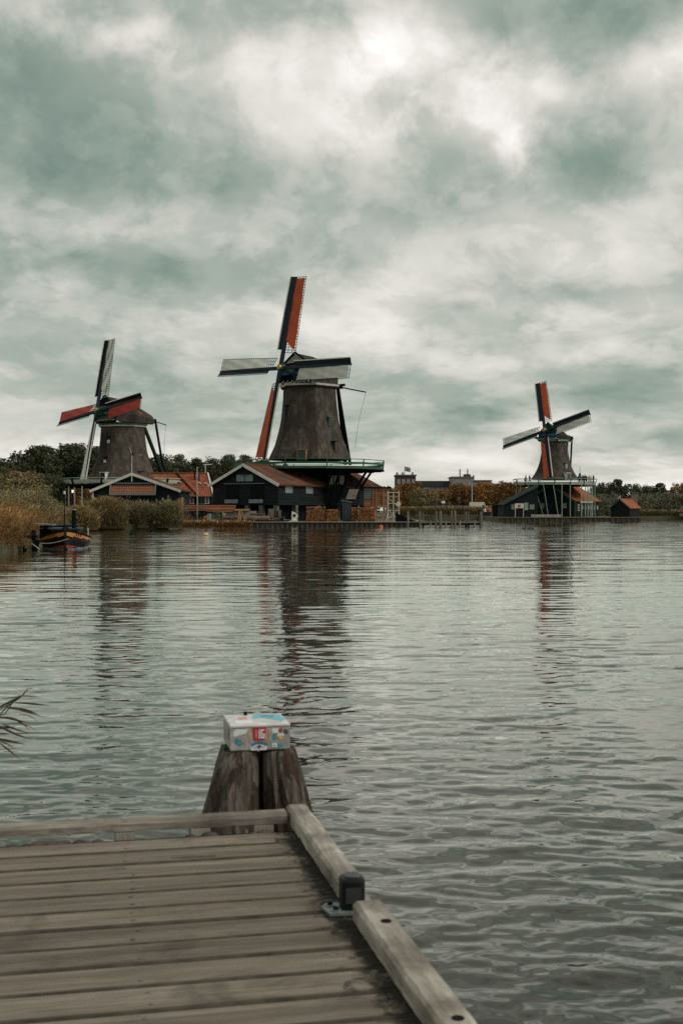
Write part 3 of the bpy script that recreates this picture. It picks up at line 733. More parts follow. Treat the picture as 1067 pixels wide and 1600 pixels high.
# ------------------------------------------------------------------ quay with its sheet piles
q = setp(MB().b2((-19, 142.25, -1.2), (9.1, 142.6, .50)).build('quay_wall', mat('quay_timber', (.045, .04, .03), (.10, .09, .07), 3, .9, (1, 1, .3), .8)), 'dark timber quay wall along the saw yard', 'quay')
pr_ = None
for i in range(48):
    x = -18.5 + i * .58
    if pr_ is None: pr_ = MB().box((0, 0, -.4), (.17, .12, 1.6)).build('pile', mat('quay_pile', (.055, .048, .038), (.14, .12, .095), 4, .9, rnd=.2), q); o = pr_
    else: o = pr_.copy(); C.objects.link(o); o.parent = q
    o.location = (x, 142.16, 0); o.rotation_euler = (0, random.uniform(-.02, .02), 0)
MB().b2((-19.2, 142.0, .5), (9.2, 142.75, .58)).build('quay_cap', greywood, q)
q2 = setp(MB().b2((26.7, 206.3, -1.2), (50.7, 206.9, .66)).build('quay_wall', MATS['quay_timber']), 'low dark quay wall in front of the right windmill', 'quay')
MB().b2((26.6, 206.1, .66), (50.8, 207.1, .76)).build('quay_cap', mat('ochre_plank', (.2, .13, .06), (.3, .2, .1), 2, .9), q2)
pr_ = None
for i in range(26):
    if pr_ is None: pr_ = MB().box((0, 0, -.35), (.2, .16, 1.9)).build('pile', MATS['quay_timber'], q2); o = pr_
    else: o = pr_.copy(); C.objects.link(o); o.parent = q2
    o.location = (27 + i * .94, 206.2, 0)

# ------------------------------------------------------------------ jetty with paired posts, right of the yard
jet = thing('jetty', 'low wooden jetty with stout grey posts running right from the quay', 'jetty', (9.2, 141.6, 0))
JX = lambda px: WX(px, 141.6) - 9.2
jl = JX(752)
MB().b2((0, 0, .42), (jl, .9, .52)).build('deck', greywood, jet)
MB().b2((0, -.06, .2), (jl, .02, .44)).build('edge_beam', blackwood, jet)
MB().bar((JX(648), .45, WZ(805, 141.6)), (jl, .45, WZ(805, 141.6)), .06, .06).build('handrail', greywood, jet)
for (pxx, w) in ((637, 3.6), (656, 3.6), (661.5, 3), (680.6, 4), (687.7, 5), (705.5, 3.5), (710.5, 4), (728, 3.2), (732, 3.2), (751, 4.6)):
    x = JX(pxx); mb = MB(); tp = WZ(798.5, 141.6) + random.uniform(-.06, .04); r_ = w * 141.6 / F / 2
    mb.tube((x, .0 if w > 3.4 else .5, -1.5), (x + random.uniform(-.04, .04), .0 if w > 3.4 else .5, tp), r_ * 1.05, r_ * .95, 10); mb.build('post', mat('jetty_post', (.10, .09, .075), (.21, .19, .16), 4, .9, (1, 1, .3), .7, rnd=.15), jet)
for pxx in (672, 696, 718, 741): MB().tube((JX(pxx), -.1, -1.2), (JX(pxx), -.1, .75), .11, .1, 8).build('pile', greywood, jet)
# sunken dark barge hull behind the jetty
brg = thing('work_barge', 'black hull shape moored on the bank left of the jetty posts', 'boat', (WX(630, 146), 146, .3))
MB().rings([[Vector((x, s * wd, z)) for s, wd, z in ((-1, .55, -.5), (-1, .85, .4 + hh), (1, .85, .4 + hh), (1, .55, -.5))] for x, hh in ((-.9, .9), (-.2, .62), (.7, .2), (1.6, -.1), (2.1, -.3))]).build('hull', blackwood, brg)
MB().box((.4, 0, .55), (1.6, .7, .06), 0).build('thwart', greywood, brg)

# ------------------------------------------------------------------ white scaffold tower
sc = thing('scaffold_tower', 'white tube scaffold tower at the right corner of the saw shed', 'scaffold', (WX(614.5, 148), 148, GZ))
sw, shh = 1.35, WZ(767, 148) - GZ
for x in (-sw / 2, 0, sw / 2):
    for y in ((0, 1.1) if x else (0,)): MB().tube((x, y, 0), (x, y, shh if x else shh * .95), .045).build('upright', whitesteel, sc)
for k, z in enumerate((.5, 1.35, 2.2, 3.0, shh - .2)):
    MB().tube((-sw / 2, 0, z), (sw / 2, 0, z), .035).build('rail', whitesteel, sc)
for z0, z1, s in ((.3, 1.6, 1), (1.7, 2.9, -1), (.2, 1.5, -1)): MB().tube((-s * sw / 2, 0, z0), (s * sw / 2, 0, z1), .03).build('brace', whitesteel, sc)
for x in (-sw / 2, sw / 2): MB().tube((x, 0, 1.0), (x + (.45 if x > 0 else -.25), -.5, 0), .035).build('outrigger', whitesteel, sc)
MB().box((0, .5, 1.5), (sw, 1.1, .05)).build('platform', greywood, sc); MB().box((0, .5, 3.1), (sw, 1.1, .05)).build('platform', rawwood, sc)

# ------------------------------------------------------------------ firewood stacks
def logpile(px0, px1, py0, py1, D, label, ragged=0):
    t = thing('firewood_stack', label, 'firewood', (WX((px0 + px1) / 2, D), D, GZ)); w = (px1 - px0) / F * D; h = WZ(py0, D) - GZ
    big = MB(); nx = int(w / .15); nz = int(h / .13)
    MB().b2((-w / 2 + .05, .1, 0), (w / 2 - .05, 1.0, h * .93)).build('stack_core', bark, t)
    for i in range(nx):
        for j in range(nz):
            x = -w / 2 + (i + .5 + (j % 2) * .4) * w / nx; z = (j + .5) * h / nz
            if ragged and z > h * (.82 + .14 * math.sin(x * 3 + 1)): continue
            r_ = random.uniform(.04, .075); y0 = random.uniform(-.14, .07)
            big.tube((x, y0, z + random.uniform(-.02, .02)), (x, y0 + .3, z), r_, r_, 5)
    for i in range(nx):
        x = -w / 2 + (i + .5) * w / nx; big.tube((x, 0, h * .96), (x, .9, h * .94 + random.uniform(-.04, .06)), .07, .07, 5)
    big.build('split_logs', logend, t, kind='stuff')
    return t
logpile(478, 509, 791.5, 815, 144.6, 'larger stack of orange split firewood left of the narrow cabin', 1)
logpile(509.5, 528, 796, 815, 144.3, 'lower stack of orange firewood touching the larger one left of the cabin')
logpile(558.5, 586, 792.5, 815, 144.6, 'square stack of orange firewood right of the narrow cabin')
logpile(548.5, 557, 792.5, 801, 145.4, 'small dark stump of stacked firewood just right of the narrow cabin')

# ------------------------------------------------------------------ saw yard clutter
def lumber(px0, px1, py0, py1, D, label, m, layers=5, cols=4, tilt=0.0):
    t = thing('lumber_stack', label, 'lumber', (WX((px0 + px1) / 2, D), D, WZ(py1, D)), tilt); w = (px1 - px0) / F * D; h = (py1 - py0) / F * D
    for j in range(layers):
        for i in range(cols):
            x0 = random.uniform(-.35, .1); l = w - random.uniform(0, .5)
            MB().box((x0 * .5, (i - cols / 2) * .28, (j + .5) * h / layers), (l, .24, h / layers * .8), random.uniform(-.012, .012)).build('plank', m if (i + j) % 4 else rawwood, t)
    return t
lumber(290, 370, 789, 795, 145.5, 'long rust coloured lumber stack behind the yard fence rail', orangewood, 3, 4, .01)
lumber(322, 366, 794, 800, 144.6, 'shorter reddish lumber pile just under the long rust stack', orangewood, 3, 3)
lumber(366, 392, 795, 798, 144.4, 'thin grey-brown planks lying on the pale block', greywood, 1, 3)
rail = thing('yard_gate', 'tall orange timber gatepost pair with horizontal rail beside the reeds', 'gate', (WX(284, 144), 144, GZ))
for x, z1 in ((-.28, 779), (.08, 777)): MB().box((x, 0, (WZ(z1, 144) - GZ) / 2), (.26, .26, WZ(z1, 144) - GZ)).build('post', mat('gate_timber', (.30, .14, .07), (.44, .24, .13), 3, .8), rail)
MB().bar((-.3, -.1, WZ(797.5, 144) - GZ), (4.6, -.1, WZ(796.8, 144) - GZ), .1, .12).build('rail', orangewood, rail)
blk = setp(MB().box((0, 0, .5), (3.6, 1.2, 1.0)).build('stone_block', mat('pale_block', (.2, .16, .14), (.34, .28, .24), 2.5, .9, bump=.8)), 'pale weathered block slab under grey planks in the yard', 'block')
blk.location = (WX(377, 145), 145, WZ(809.5, 145) - .15)
bs = thing('rubble_pile', 'heap of grey stones and scrap in front of the pale block', 'rubble', (WX(366, 143.8), 143.8, GZ))
for i in range(46):
    a = random.uniform(-2.1, 2.4); z = random.uniform(0, .62); r_ = random.uniform(.1, .22)
    mb = MB(); mb.lathe([(.02, -r_ * .7), (r_ * .8, -r_ * .4), (r_, .05), (r_ * .6, r_ * .6), (.02, r_ * .75)], 6, (a, random.uniform(-.25, .25), z + .1)); mb.build('stone', stone if i % 3 else bark, bs)
lg = thing('felled_log', 'thick barked log with pale sawn end lying right of the rubble', 'log', (WX(407, 143.8), 143.8, GZ))
o = MB().tube((-1.15, 0, .42), (1.0, 0, .42), .32, .30, 12).build('trunk', mat('log_bark', (.10, .075, .055), (.2, .15, .11), 4, .95, (.3, 1, 1), 1), lg); MB().tube((1.0, 0, .42), (1.03, 0, .42), .27, .27, 12).build('sawn_end', rawwood, o)
lg2 = setp(MB().tube((-.9, 0, .9), (.9, .1, .86), .14, .12, 8).build('pole', bark), 'thin log lying on top of the thick barked log', 'log'); lg2.location = (WX(403, 144), 144, GZ)
tr = thing('trestle', 'small leaning timber trestle before the rubble heap', 'trestle', (WX(377, 143.2), 143.2, GZ))
for x0, x1 in ((-.35, -.22), (.5, .0), (-.05, -.2)): MB().bar((x0, 0, 0), (x1, .1, 1.35), .11).build('leg', rawwood, tr)
dr = thing('oil_drum', 'grey metal drum standing among the tools beside the rubble', 'drum', (WX(327, 143.6), 143.6, GZ))
b_ = MB().lathe([(.02, 0), (.28, .02), (.28, .3), (.3, .32), (.28, .34), (.28, .62), (.3, .64), (.28, .66), (.28, .95), (.02, .96)], 14).build('barrel', mat('drum_paint', (.12, .17, .16), (.2, .26, .24), 3, .5), dr); MB().tube((.1, 0, .96), (.1, 0, 1.0), .05).build('bung', steel, b_)
orc = thing('orange_hoop', 'orange round metal hoop leaning beside the grey drum', 'hoop', (WX(322, 143.3), 143.3, GZ + .35))
MB().path([Vector((.25 * math.cos(k * math.pi / 6), .05 * math.sin(k), .32 * math.sin(k * math.pi / 6))) for k in range(13)], .06, 6).build('hoop', mat('orange_paint', (.45, .12, .03), (.55, .18, .05), 2, .6), orc)
bikes = ['rusty black bicycle nearest the timber gate in the yard rack', 'green framed bicycle second from the timber gate', 'black bicycle in the middle of the yard rack', 'black bicycle next to the grey drum']
def bicycle(x, D, label, m, rz):
    t = thing('bicycle', label, 'bicycle', (x, D, GZ), rz, 'bicycles parked in the saw yard')
    for cx in (-.5, .5):
        pts = [Vector((cx + .33 * math.cos(k * math.pi / 8), 0, .34 + .33 * math.sin(k * math.pi / 8))) for k in range(17)]
        wl_ = MB().path(pts, .022, 5).build('wheel', blackwood, t)
        mb = MB()
        for k in range(8): mb.bar((cx, 0, .34), (cx + .32 * math.cos(k * math.pi / 4), 0, .34 + .32 * math.sin(k * math.pi / 4)), .006)
        mb.build('spokes', steel, wl_)
    mb = MB()
    for a, b in (((-.5, 0, .34), (-.1, 0, .3)), ((-.1, 0, .3), (-.25, 0, .82)), ((-.5, 0, .34), (-.24, 0, .78)), ((-.1, 0, .3), (.38, 0, .78)), ((-.24, 0, .78), (.36, 0, .82)), ((.5, 0, .34), (.34, 0, .98))): mb.tube(a, b, .02, .02, 6)
    mb.build('frame', m, t)
    MB().box((-.27, 0, .9), (.26, .13, .06)).build('saddle', blackwood, t)
    MB().path([(.22, -.26, 1.02), (.34, -.1, 1.04), (.34, .1, 1.04), (.22, .26, 1.02)], .015, 5).build('handlebar', steel, t)
for i, (pxx, m) in enumerate(((293, redp), (301, dgreen), (309, blackwood), (317, blackwood))): bicycle(WX(pxx, 144.2), 144.2 + .2 * (i % 2), bikes[i], m, R(14 - 9 * i))
jk = thing('scrap_heap', 'dark heap of bent boards and beams under the shed floor', 'scrap', (WX(443, 144.2), 144.2, GZ))
for i in range(26):
    x = random.uniform(-1.5, 1.3); a = random.uniform(-.35, .35); l = random.uniform(.5, 1.3)
    MB().box((x, random.uniform(-.2, .3), .15 + random.uniform(0, .62) * (1 - abs(x) / 2)), (l, .12, .09), a).build('board', (blackwood, greywood, bark)[i % 3], jk)
wp = thing('white_machine_frame', 'white sheet metal machine casing left of the big firewood stack', 'machine', (WX(460, 144), 144, GZ))
MB().prism([(-.35, 0, .25), (.2, 0, .1), (.45, 0, .75), (.1, 0, 1.1), (-.3, 0, 1.25)], (0, .3, 0)).build('casing', white, wp); MB().prism([(-.9, -.05, -.0), (.4, -.05, .05), (.4, -.05, .25), (-.2, -.05, .22)], (0, .3, 0)).build('base', cream, wp); MB().tube((0, -.06, .75), (0, .0, .75), .17, .17, 10).build('port', blackwood, wp)
for (pxx, D_, h_, lab) in ((423.5, 144.6, 1.55, 'broad stone pillar under the right corner of the shed gable'), (437, 144.9, 1.4, 'thin grey stub post under the shed just right of the stone pillar')):
    o = MB()
    for j in range(7): o.box((random.uniform(-.03, .03), 0, (j + .5) * h_ / 7), ((.66 if pxx < 430 else .3) + random.uniform(-.06, .06), .5, h_ / 7 - .015), random.uniform(-.08, .08))
    o = setp(o.build('stone_pillar', stone), lab, 'pillar'); o.location = (WX(pxx, D_), D_, GZ)

# ------------------------------------------------------------------ left sheds
zeL, zrL = WZ(766.5, 168) - GZL, WZ(741, 168) - GZL; wL = (280 - 146) / F * 168
ls = gable_house('mill_shed', 'black gabled shed with white edges and a tiled awning below the left windmill', 'shed', (WX(212.5, 168), 168, GZL), 0, wL, 12, zeL, zrL, black, tile_brown, cream, ov=.4, ridge_x=WX(207, 168) - WX(212.5, 168), barge=.36)
aw = (243 - 175) / F * 167; za0, za1 = WZ(771, 167) - GZL, WZ(756, 167) - GZL; xc = WX(209, 168) - WX(212.5, 168)
mb = MB(); tiles(mb, (xc - aw / 2, -.75, za0), (1, 0, 0), (0, .45, za1 - za0), aw, math.hypot(.45, za1 - za0), .24, .3, .045, .05); awn = mb.build('awning_tiles', mat('awning_tiles', (.27, .10, .055), (.40, .17, .1), 4, .85), ls)
mb = MB()
for x in (xc - aw / 2 - .12, xc + aw / 2 + .12): mb.bar((x, -.8, za0 - .1), (x, -.3, za1 + .1), .16, .2)
mb.bar((xc - aw / 2 - .2, -.82, za0 - .12), (xc + aw / 2 + .2, -.82, za0 - .12), .16, .22); mb.bar((xc - aw / 2 - .2, -.3, za1 + .1), (xc + aw / 2 + .2, -.3, za1 + .1), .12, .12); mb.build('awning_frame', greyp, awn)
MB().b2((xc - aw / 2, -.45, za0), (xc + aw / 2, 0, za1 - .02)).build('awning_box', blackwood, awn)
xp = WX(203, 168) - WX(212.5, 168)
MB().box((xp, -.12, 1.3), (.16, .12, 1.6)).build('cross_post', greyp, ls)
for s in (-1, 1): MB().bar((xp + s * .6, -.12, 2.35), (xp, -.12, 1.75), .12).build('brace', greyp, ls)
MB().box((-wL / 2 + .05, -.12, zeL / 2), (.16, .14, zeL)).build('corner_post', white, ls)
MB().tube((wL / 2 - 1.4, -.2, zeL - .9), (wL / 2 - 1.4, -.2, zeL - .6), .12, .03, 8).build('lamp', steel, ls)
# little windmill figure on its pole
mm = thing('miniature_windmill', 'little white toy windmill on a pole on top of the awning shed', 'ornament', (WX(206.4, 166.6), 166.6, WZ(753, 166.6)))
hp = WZ(711, 166.6) - WZ(753, 166.6); MB().tube((0, 0, 0), (0, 0, hp), .055, .045, 8).build('pole', white, mm)
hd = MB().prism([(-.13, 0, hp - .05), (.2, 0, hp - .05), (.2, 0, hp + .25), (.03, 0, hp + .4), (-.13, 0, hp + .25)], (0, .35, 0)).build('mill_house', blackwood, mm)
MB().tube((-.02, -.2, hp + .2), (-.02, .1, hp + .2), .05).build('axle', white, hd)
for k, m_ in ((108, white), (28, redp), (200, greyp), (290, greyp)):
    a = R(k); MB().bar((0, -.2, hp + .2), (.95 * math.cos(a), -.2, hp + .2 + .95 * math.sin(a)), .03, .12, (0, 1, 0)).build('blade', m_, mm)
MB().bar((.15, .1, hp + .0), (1.4, .1, hp - .12), .04, .05).build('tail_rod', greyp, mm); MB().prism([(.9, .1, hp - .05), (1.4, .1, hp - .1), (1.4, .1, hp + .18), (.9, .1, hp + .12)], (0, .03, 0)).build('vane', greyp, mm)
# fence left of the left windmill
fn_ = thing('picket_fence', 'dark picket fence left of the left windmill behind the reeds', 'fence', (WX(72, 150), 150, GZL))
for i in range(28):
    MB().box((i * .17, 0, .65), (.09, .05, 1.3 + random.uniform(-.04, .04))).build('picket', blackwood, fn_)
for z in (.4, 1.0): MB().bar((-.1, .05, z), (4.7, .05, z), .05, .08).build('rail', blackwood, fn_)
# red roofed house between the mills
rh = thing('red_roofed_house', 'long low black house with a bright red tiled roof between the two nearer windmills', 'house', (WX(290, 185), 185, GZ))
rl_ = (334 - 222) / F * 185; ze_h, zr_h = WZ(776, 185) - GZ, WZ(739.5, 189) - GZ; x0 = WX(222, 185) - WX(290, 185)
MB().b2((x0 + .4, .6, 0), (x0 + rl_ - .3, 9, ze_h)).build('wall', black, rh)
mb = MB(); boards_rect(mb, (x0 + .4, .6, 0), (x0 + rl_ - .3, .6, 0), 0, ze_h, (0, -1, 0), .26); mb.build('weatherboards', black, rh, kind='stuff')
mb = MB(); tiles(mb, (x0, 0, ze_h), (1, 0, 0), (0, 4.6, zr_h - ze_h), rl_, math.hypot(4.6, zr_h - ze_h), slat=lambda v: (0, rl_ - v * .28))
rf = mb.build('roof', tile_red, rh)
mb = MB(); mb.prism([(x0, 9.2, ze_h), (x0 + rl_, 9.2, ze_h), (x0 + rl_ - 1.4, 4.6, zr_h), (x0, 4.6, zr_h)], (0, 0, .06)); mb.build('roof', tile_red, rh)
MB().bar((x0, 4.6, zr_h + .1), (x0 + rl_ - 1.4, 4.6, zr_h + .1), .3, .14).build('ridge_cap', tile_red, rf)
MB().bar((WX(270, 185) - WX(290, 185), 4.4, zr_h + .05), (WX(309, 185) - WX(290, 185), .0, ze_h + .18), .22, .06).build('valley_gutter', blackwood, rf)
MB().bar((x0 + rl_ - 1.4, 4.6, zr_h + .12), (x0 + rl_, -.05, ze_h + .15), .2, .12).build('hip_board', cream, rf)
for pxx, pyy in ((279, 754), (311, 756), (322, 757)):
    vv = (776 - pyy) / 36.5; MB().bar((WX(pxx - 3, 187) - WX(290, 185), 4.6 * vv + .25, ze_h + (zr_h - ze_h) * vv + .28), (WX(pxx + 3, 187) - WX(290, 185), 4.6 * vv - .25, ze_h + (zr_h - ze_h) * vv + .02), .16, .1).build('skylight', white, rf)
MB().tube((WX(303, 187) - WX(290, 185), 3.2, zr_h - 1), (WX(303, 187) - WX(290, 185), 3.2, zr_h + .2), .12).build('chimney', blackwood, rf)
for pxx in (288, 300, 324): window(rh, (WX(pxx, 185.5) - WX(290, 185), .54, ze_h - .62), .5, .85, (1, 0, 0), (0, -1, 0), white, darkglass, 1, 2, .1)
window(rh, (WX(315, 185.5) - WX(290, 185), .54, ze_h - 1.1), 1.0, 1.9, (1, 0, 0), (0, -1, 0), greyp, darkglass, 2, 2, .14, 'door')
# flag pole, weather pole
fp = thing('flagpole', 'tall white flagpole with a limp blue flag before the red roofed house', 'flagpole', (WX(308.4, 172), 172, GZ)); hp = WZ(731, 172) - GZ
MB().tube((0, 0, 0), (0, 0, hp), .07, .05, 8).build('pole', cream, fp); MB().tube((0, 0, hp), (0, 0, hp + .12), .1, .03, 8).build('finial', gold, fp)
MB().grid(lambda u_, v_: Vector((.06 + .28 * u_ + .05 * math.sin(v_ * 9), .08 * math.sin(u_ * 7 + v_ * 4), hp - .9 - 1.0 * v_)), 5, 8).build('flag', mat('limp_flag', (.03, .05, .16), (.05, .08, .22), 2, .8), fp)
fl = fp.children[-1]; s_ = fl.modifiers.new('solid', 'SOLIDIFY'); s_.thickness = .02
wv = thing('weather_vane_pole', 'white pole with crossbar on the right end of the red roof', 'weather vane', (WX(321, 188), 188, zr_h + GZ)); hp = WZ(732, 188) - GZ - zr_h + .6
MB().tube((0, 0, 0), (0, 0, hp), .06).build('pole', cream, wv); MB().bar((-.3, 0, hp), (1.0, 0, hp + .05), .05, .12).build('arm', white, wv)
wm_ = thing('garden_house', 'small pale house glimpsed among the bushes at the far left', 'house', (WX(26, 170), 170, GZ))
MB().b2((-1.6, 0, 0), (1.6, 4, 3.3)).build('wall', concrete, wm_); MB().prism([(-1.9, -.3, 3.3), (1.9, -.3, 3.3), (0, -.3, 4.3)], (0, 4.6, 0)).build('roof', tile_brown, wm_)
for x in (-.9, 0, .9): window(wm_, (x, -.02, 2.5), .6, .7, (1, 0, 0), (0, -1, 0), white, darkglass, 2, 1)
pk = thing('pink_garden_hut', 'tiny pink walled hut corner showing behind the left bushes', 'hut', (WX(47, 160), 160, GZ)); MB().b2((-.6, 0, 0), (.6, 1.5, 2.7)).build('wall', mat('pink_plaster', (.4, .2, .14), (.5, .27, .2), 2, .9), pk); MB().prism([(-.75, -.1, 2.7), (.75, -.1, 2.7), (0, -.1, 3.1)], (0, 1.8, 0)).build('roof', tile_brown, pk)
lamp = thing('lantern_post', 'lantern glowing on a thin post beside the left windmill stage', 'lamp', (WX(114, 176), 176, GZ)); hp = WZ(770, 176) - GZ
MB().tube((0, 0, 0), (0, 0, hp), .05).build('pole', blackwood, lamp)
em = bpy.data.materials.new('lamp_glow'); em.use_nodes = True; em.node_tree.nodes['Principled BSDF'].inputs['Emission Color'].default_value = (1, .8, .55, 1); em.node_tree.nodes['Principled BSDF'].inputs['Emission Strength'].default_value = .9
MB().tube((0, 0, hp), (0, 0, hp + .42), .12, .16, 8).build('lantern_glass', em, lamp); MB().tube((0, 0, hp + .42), (0, 0, hp + .6), .2, .04, 8).build('lantern_roof', blackwood, lamp)

# ------------------------------------------------------------------ right mill house, hut, edge house
ze_r, zr_r = WZ(782, 223) - GZR, WZ(758.5, 223) - GZR
rs = gable_house('mill_house', 'black boarded mill house with green edged gable and orange roof under the right windmill', 'house', (WX(860, 223), 223, GZR), -R(30), 8.9, 14, ze_r, zr_r, black, tile_orange, dgreen, ov=.4, barge=.36)
ann = thing('low_annex', 'low black annex with long green edged slope left of the right mill house', 'annex', (WX(815, 211), 211, GZR))
xa0, xa1 = WX(784, 211) - WX(815, 211), WX(840, 211) - WX(815, 211); z0_, z1_ = WZ(789, 211) - GZR, WZ(760, 211) - GZR
MB().prism([(xa0 + .3, 0, 0), (xa1, 0, 0), (xa1, 0, z1_), (xa0 + .3, 0, z0_)], (0, 8, 0)).build('wall', black, ann)
mb = MB(); boards_rect(mb, (xa0 + .3, 0, 0), (xa1, 0, 0), 0, z1_, (0, -1, 0), .28, lambda z: (0, xa1 - xa0 - .3) if z < z0_ else ((z - z0_) / (z1_ - z0_) * (xa1 - xa0 - .3), xa1 - xa0 - .3)); mb.build('weatherboards', black, ann, kind='stuff')
MB().prism([(xa0, -.3, z0_), (xa1, -.3, z1_ + .1), (xa1, -.3, z1_ + .2), (xa0, -.3, z0_ + .1)], (0, 8.6, 0)).build('roof', mat('dark_felt_roof', (.02, .022, .022), (.04, .042, .04), 2, .9, spec=.1), ann)
MB().bar((xa0 - .1, -.36, z0_ + .02), (xa1, -.36, z1_ + .12), .34, .1, (0, 1, 0)).build('barge_board', dgreen, ann)
for pxx in (802, 830.5): window(ann, (WX(pxx, 211) - WX(815, 211), -.05, WZ(792, 211) - GZR), .75, .8, (1, 0, 0), (0, -1, 0), palegreen, glass, 3, 3, .06)
Mi = local_to(rs)
for xx in (-1.4, 2.6): window(rs, (xx, -.05, WZ(790, 219) - GZR), .85, .85, (1, 0, 0), (0, -1, 0), palegreen, glass, 3, 3, .06)
for k in range(6): window(rs, (4.5, 4.2 + k * 1.75, WZ(793, 226) - GZR), .6, .6, (0, 1, 0), (1, 0, 0), cream, glass, 2, 2, .07)
window(rs, (4.5, 2.2, WZ(793, 221) - GZR), .8, 1.1, (0, 1, 0), (1, 0, 0), cream, darkglass, 2, 2, .08)
MB().bar((4.55, .0, ze_r - .05), (4.55, 0, 0), .2, .2).build('corner_post', dgreen, rs)
nb_ = thing('notice_board', 'cream notice board with a red square on posts before the annex', 'sign', (WX(811, 209.5), 209.5, GZR))
MB().b2((-.75, 0, 1.55), (.75, .06, 2.35)).build('panel', cream, nb_); MB().b2((-.25, -.03, 1.72), (.2, -.004, 2.15)).build('red_square', redp, nb_)
for x in (-.7, .7): MB().bar((x, .03, 0), (x, .03, 1.55), .08).build('leg', cream, nb_)
MB().b2((.85, 0, 1.2), (1.5, .06, 2.5)).build('side_panel', palegreen, nb_)
pg = thing('pergola_frame', 'pale green door frame with lintel on the right side of the right mill house', 'frame', (WX(917, 209), 209, GZR)); hp = WZ(784.5, 209) - GZR
for pxx in (908, 914, 918, 924): MB().bar((WX(pxx, 209) - WX(917, 209), 0, 0), (WX(pxx, 209) - WX(917, 209), 0, WZ(758, 209) - GZR), .14).build('post', palegreen, pg)
MB().bar((WX(906, 209) - WX(917, 209), -.1, hp), (WX(926, 209) - WX(917, 209), -.1, hp), .12, .22).build('lintel', cream, pg)
fr_ = thing('white_railing', 'low white picket railing on the quay before the right mill house', 'railing', (WX(830, 207.6), 207.6, GZR))
for i in range(34): MB().box((i * .15, 0, .22), (.05, .04, .44)).build('picket', white, fr_)
MB().bar((-.1, .02, .36), (5.2, .02, .36), .04, .05).build('rail', white, fr_)
hut = gable_house('small_hut', 'small black hut with orange roof and green edges at the quay end', 'hut', (WX(970, 207.8), 208.6, GZR), -R(34), 3.4, 4.6, WZ(794, 208) - GZR, WZ(781, 208) - GZR, black, tile_orange, dgreen, ov=.25, barge=.24)
ch_ = thing('brick_chimney', 'square stone chimney stack rising behind the small hut', 'chimney', (WX(990, 232), 232, GZR)); MB().b2((-.55, -.5, 0), (.55, .5, WZ(771, 232) - GZR)).build('shaft', mat('chimney_stone', (.16, .12, .1), (.24, .19, .16), 3, .9), ch_); MB().b2((-.65, -.6, WZ(771, 232) - GZR), (.65, .6, WZ(770, 232) - GZR + .1)).build('cap', stone, ch_)
eh = gable_house('edge_house', 'red roofed house with pale edge cut by the right border of the view', 'house', (WX(1103, 240), 240, GZR), R(0), 6.2, 8, .9, WZ(778, 240) - GZR, concrete, tile_red, cream, ov=.3)
mt = thing('instrument_mast', 'thin mast with a crossarm standing on the right windmill stage', 'mast', (WX(905.4, 222), 222, zsr + GZR)); hp = WZ(729, 222) - zsr - GZR
MB().tube((0, 0, 0), (0, 0, hp), .04).build('pole', blackwood, mt); MB().bar((-.3, 0, hp * .5), (.8, 0, hp * .5), .06).build('arm', blackwood, mt); MB().box((0, 0, hp * .55), (.3, .2, .5)).build('sensor', blackwood, mt)
kiosk = thing('black_kiosk', 'tall black kiosk with green top left of the annex', 'kiosk', (WX(774, 232), 232, .72)); hp = WZ(789, 232) - .72
MB().b2((-.55, 0, 0), (.6, 1.2, hp)).build('body', black, kiosk); MB().b2((-.6, -.05, hp), (.65, 1.25, hp + .15)).build('roof', dgreen, kiosk)

# ------------------------------------------------------------------ coaches, van, lamp post, houses behind
def coach(px0, px1, py0, py1, D, label, m1, m2):
    t = thing('coach', label, 'coach', (WX((px0 + px1) / 2, D), D, .72)); l = (px1 - px0) / F * D; h = WZ(py0, D) - .72
    b_ = MB().prism([(-l / 2, 0, .35), (l / 2, 0, .35), (l / 2, 0, h - .3), (l / 2 - .3, 0, h), (-l / 2 + .3, 0, h), (-l / 2, 0, h - .5)], (0, 2.5, 0)).build('body', m1, t)
    MB().b2((-l / 2 + .2, -.02, h * .52), (l / 2 - .2, 0, h * .88)).build('window_band', darkglass, b_)
    MB().b2((-l / 2 + .1, -.025, h * .38), (l / 2 - .1, -.003, h * .50)).build('stripe', m2, b_)
    n_ = int(l / 1.5)
    for k in range(1, n_): MB().b2((-l / 2 + .2 + k * (l - .4) / n_ - .04, -.035, h * .52), (-l / 2 + .2 + k * (l - .4) / n_ + .04, -.021, h * .88)).build('pillar', m1, b_)
    for x in (-l / 2 + 2.3, l / 2 - 3.2):
        w_ = MB().tube((x, -.05, .48), (x, .3, .48), .48, .48, 14).build('wheel', blackwood, t); MB().tube((x, -.08, .48), (x, -.05, .48), .24, .24, 10).build('rim', steel, w_)
bluebody = mat('coach_blue', (.05, .09, .2), (.08, .13, .26), 1, .4); cbody = mat('coach_white', (.5, .52, .54), (.6, .62, .64), 1, .4)
coach(666, 738, 789.5, 797, 262, 'long white topped blue coach parked behind the jetty reeds', bluebody, cbody)
coach(742, 786, 790, 800, 268, 'white coach behind the crowd left of the annex', cbody, bluebody)
car = thing('parked_car', 'dark blue car roof showing left of the long coach', 'car', (WX(671, 252), 252, .72))
MB().prism([(-2, 0, .35), (2, 0, .35), (2, 0, .8), (1.2, 0, .9), (.7, 0, 1.4), (-1, 0, 1.45), (-1.7, 0, .95), (-2, 0, .85)], (0, 1.7, 0)).build('body', bluebody, car); MB().prism([(-1.3, -.01, .95), (1, -.01, .95), (.6, -.01, 1.32), (-.9, -.01, 1.36)], (0, .02, 0)).build('window', darkglass, car)
for x in (-1.25, 1.25): MB().tube((x, -.02, .32), (x, .2, .32), .32, .32, 12).build('wheel', blackwood, car)
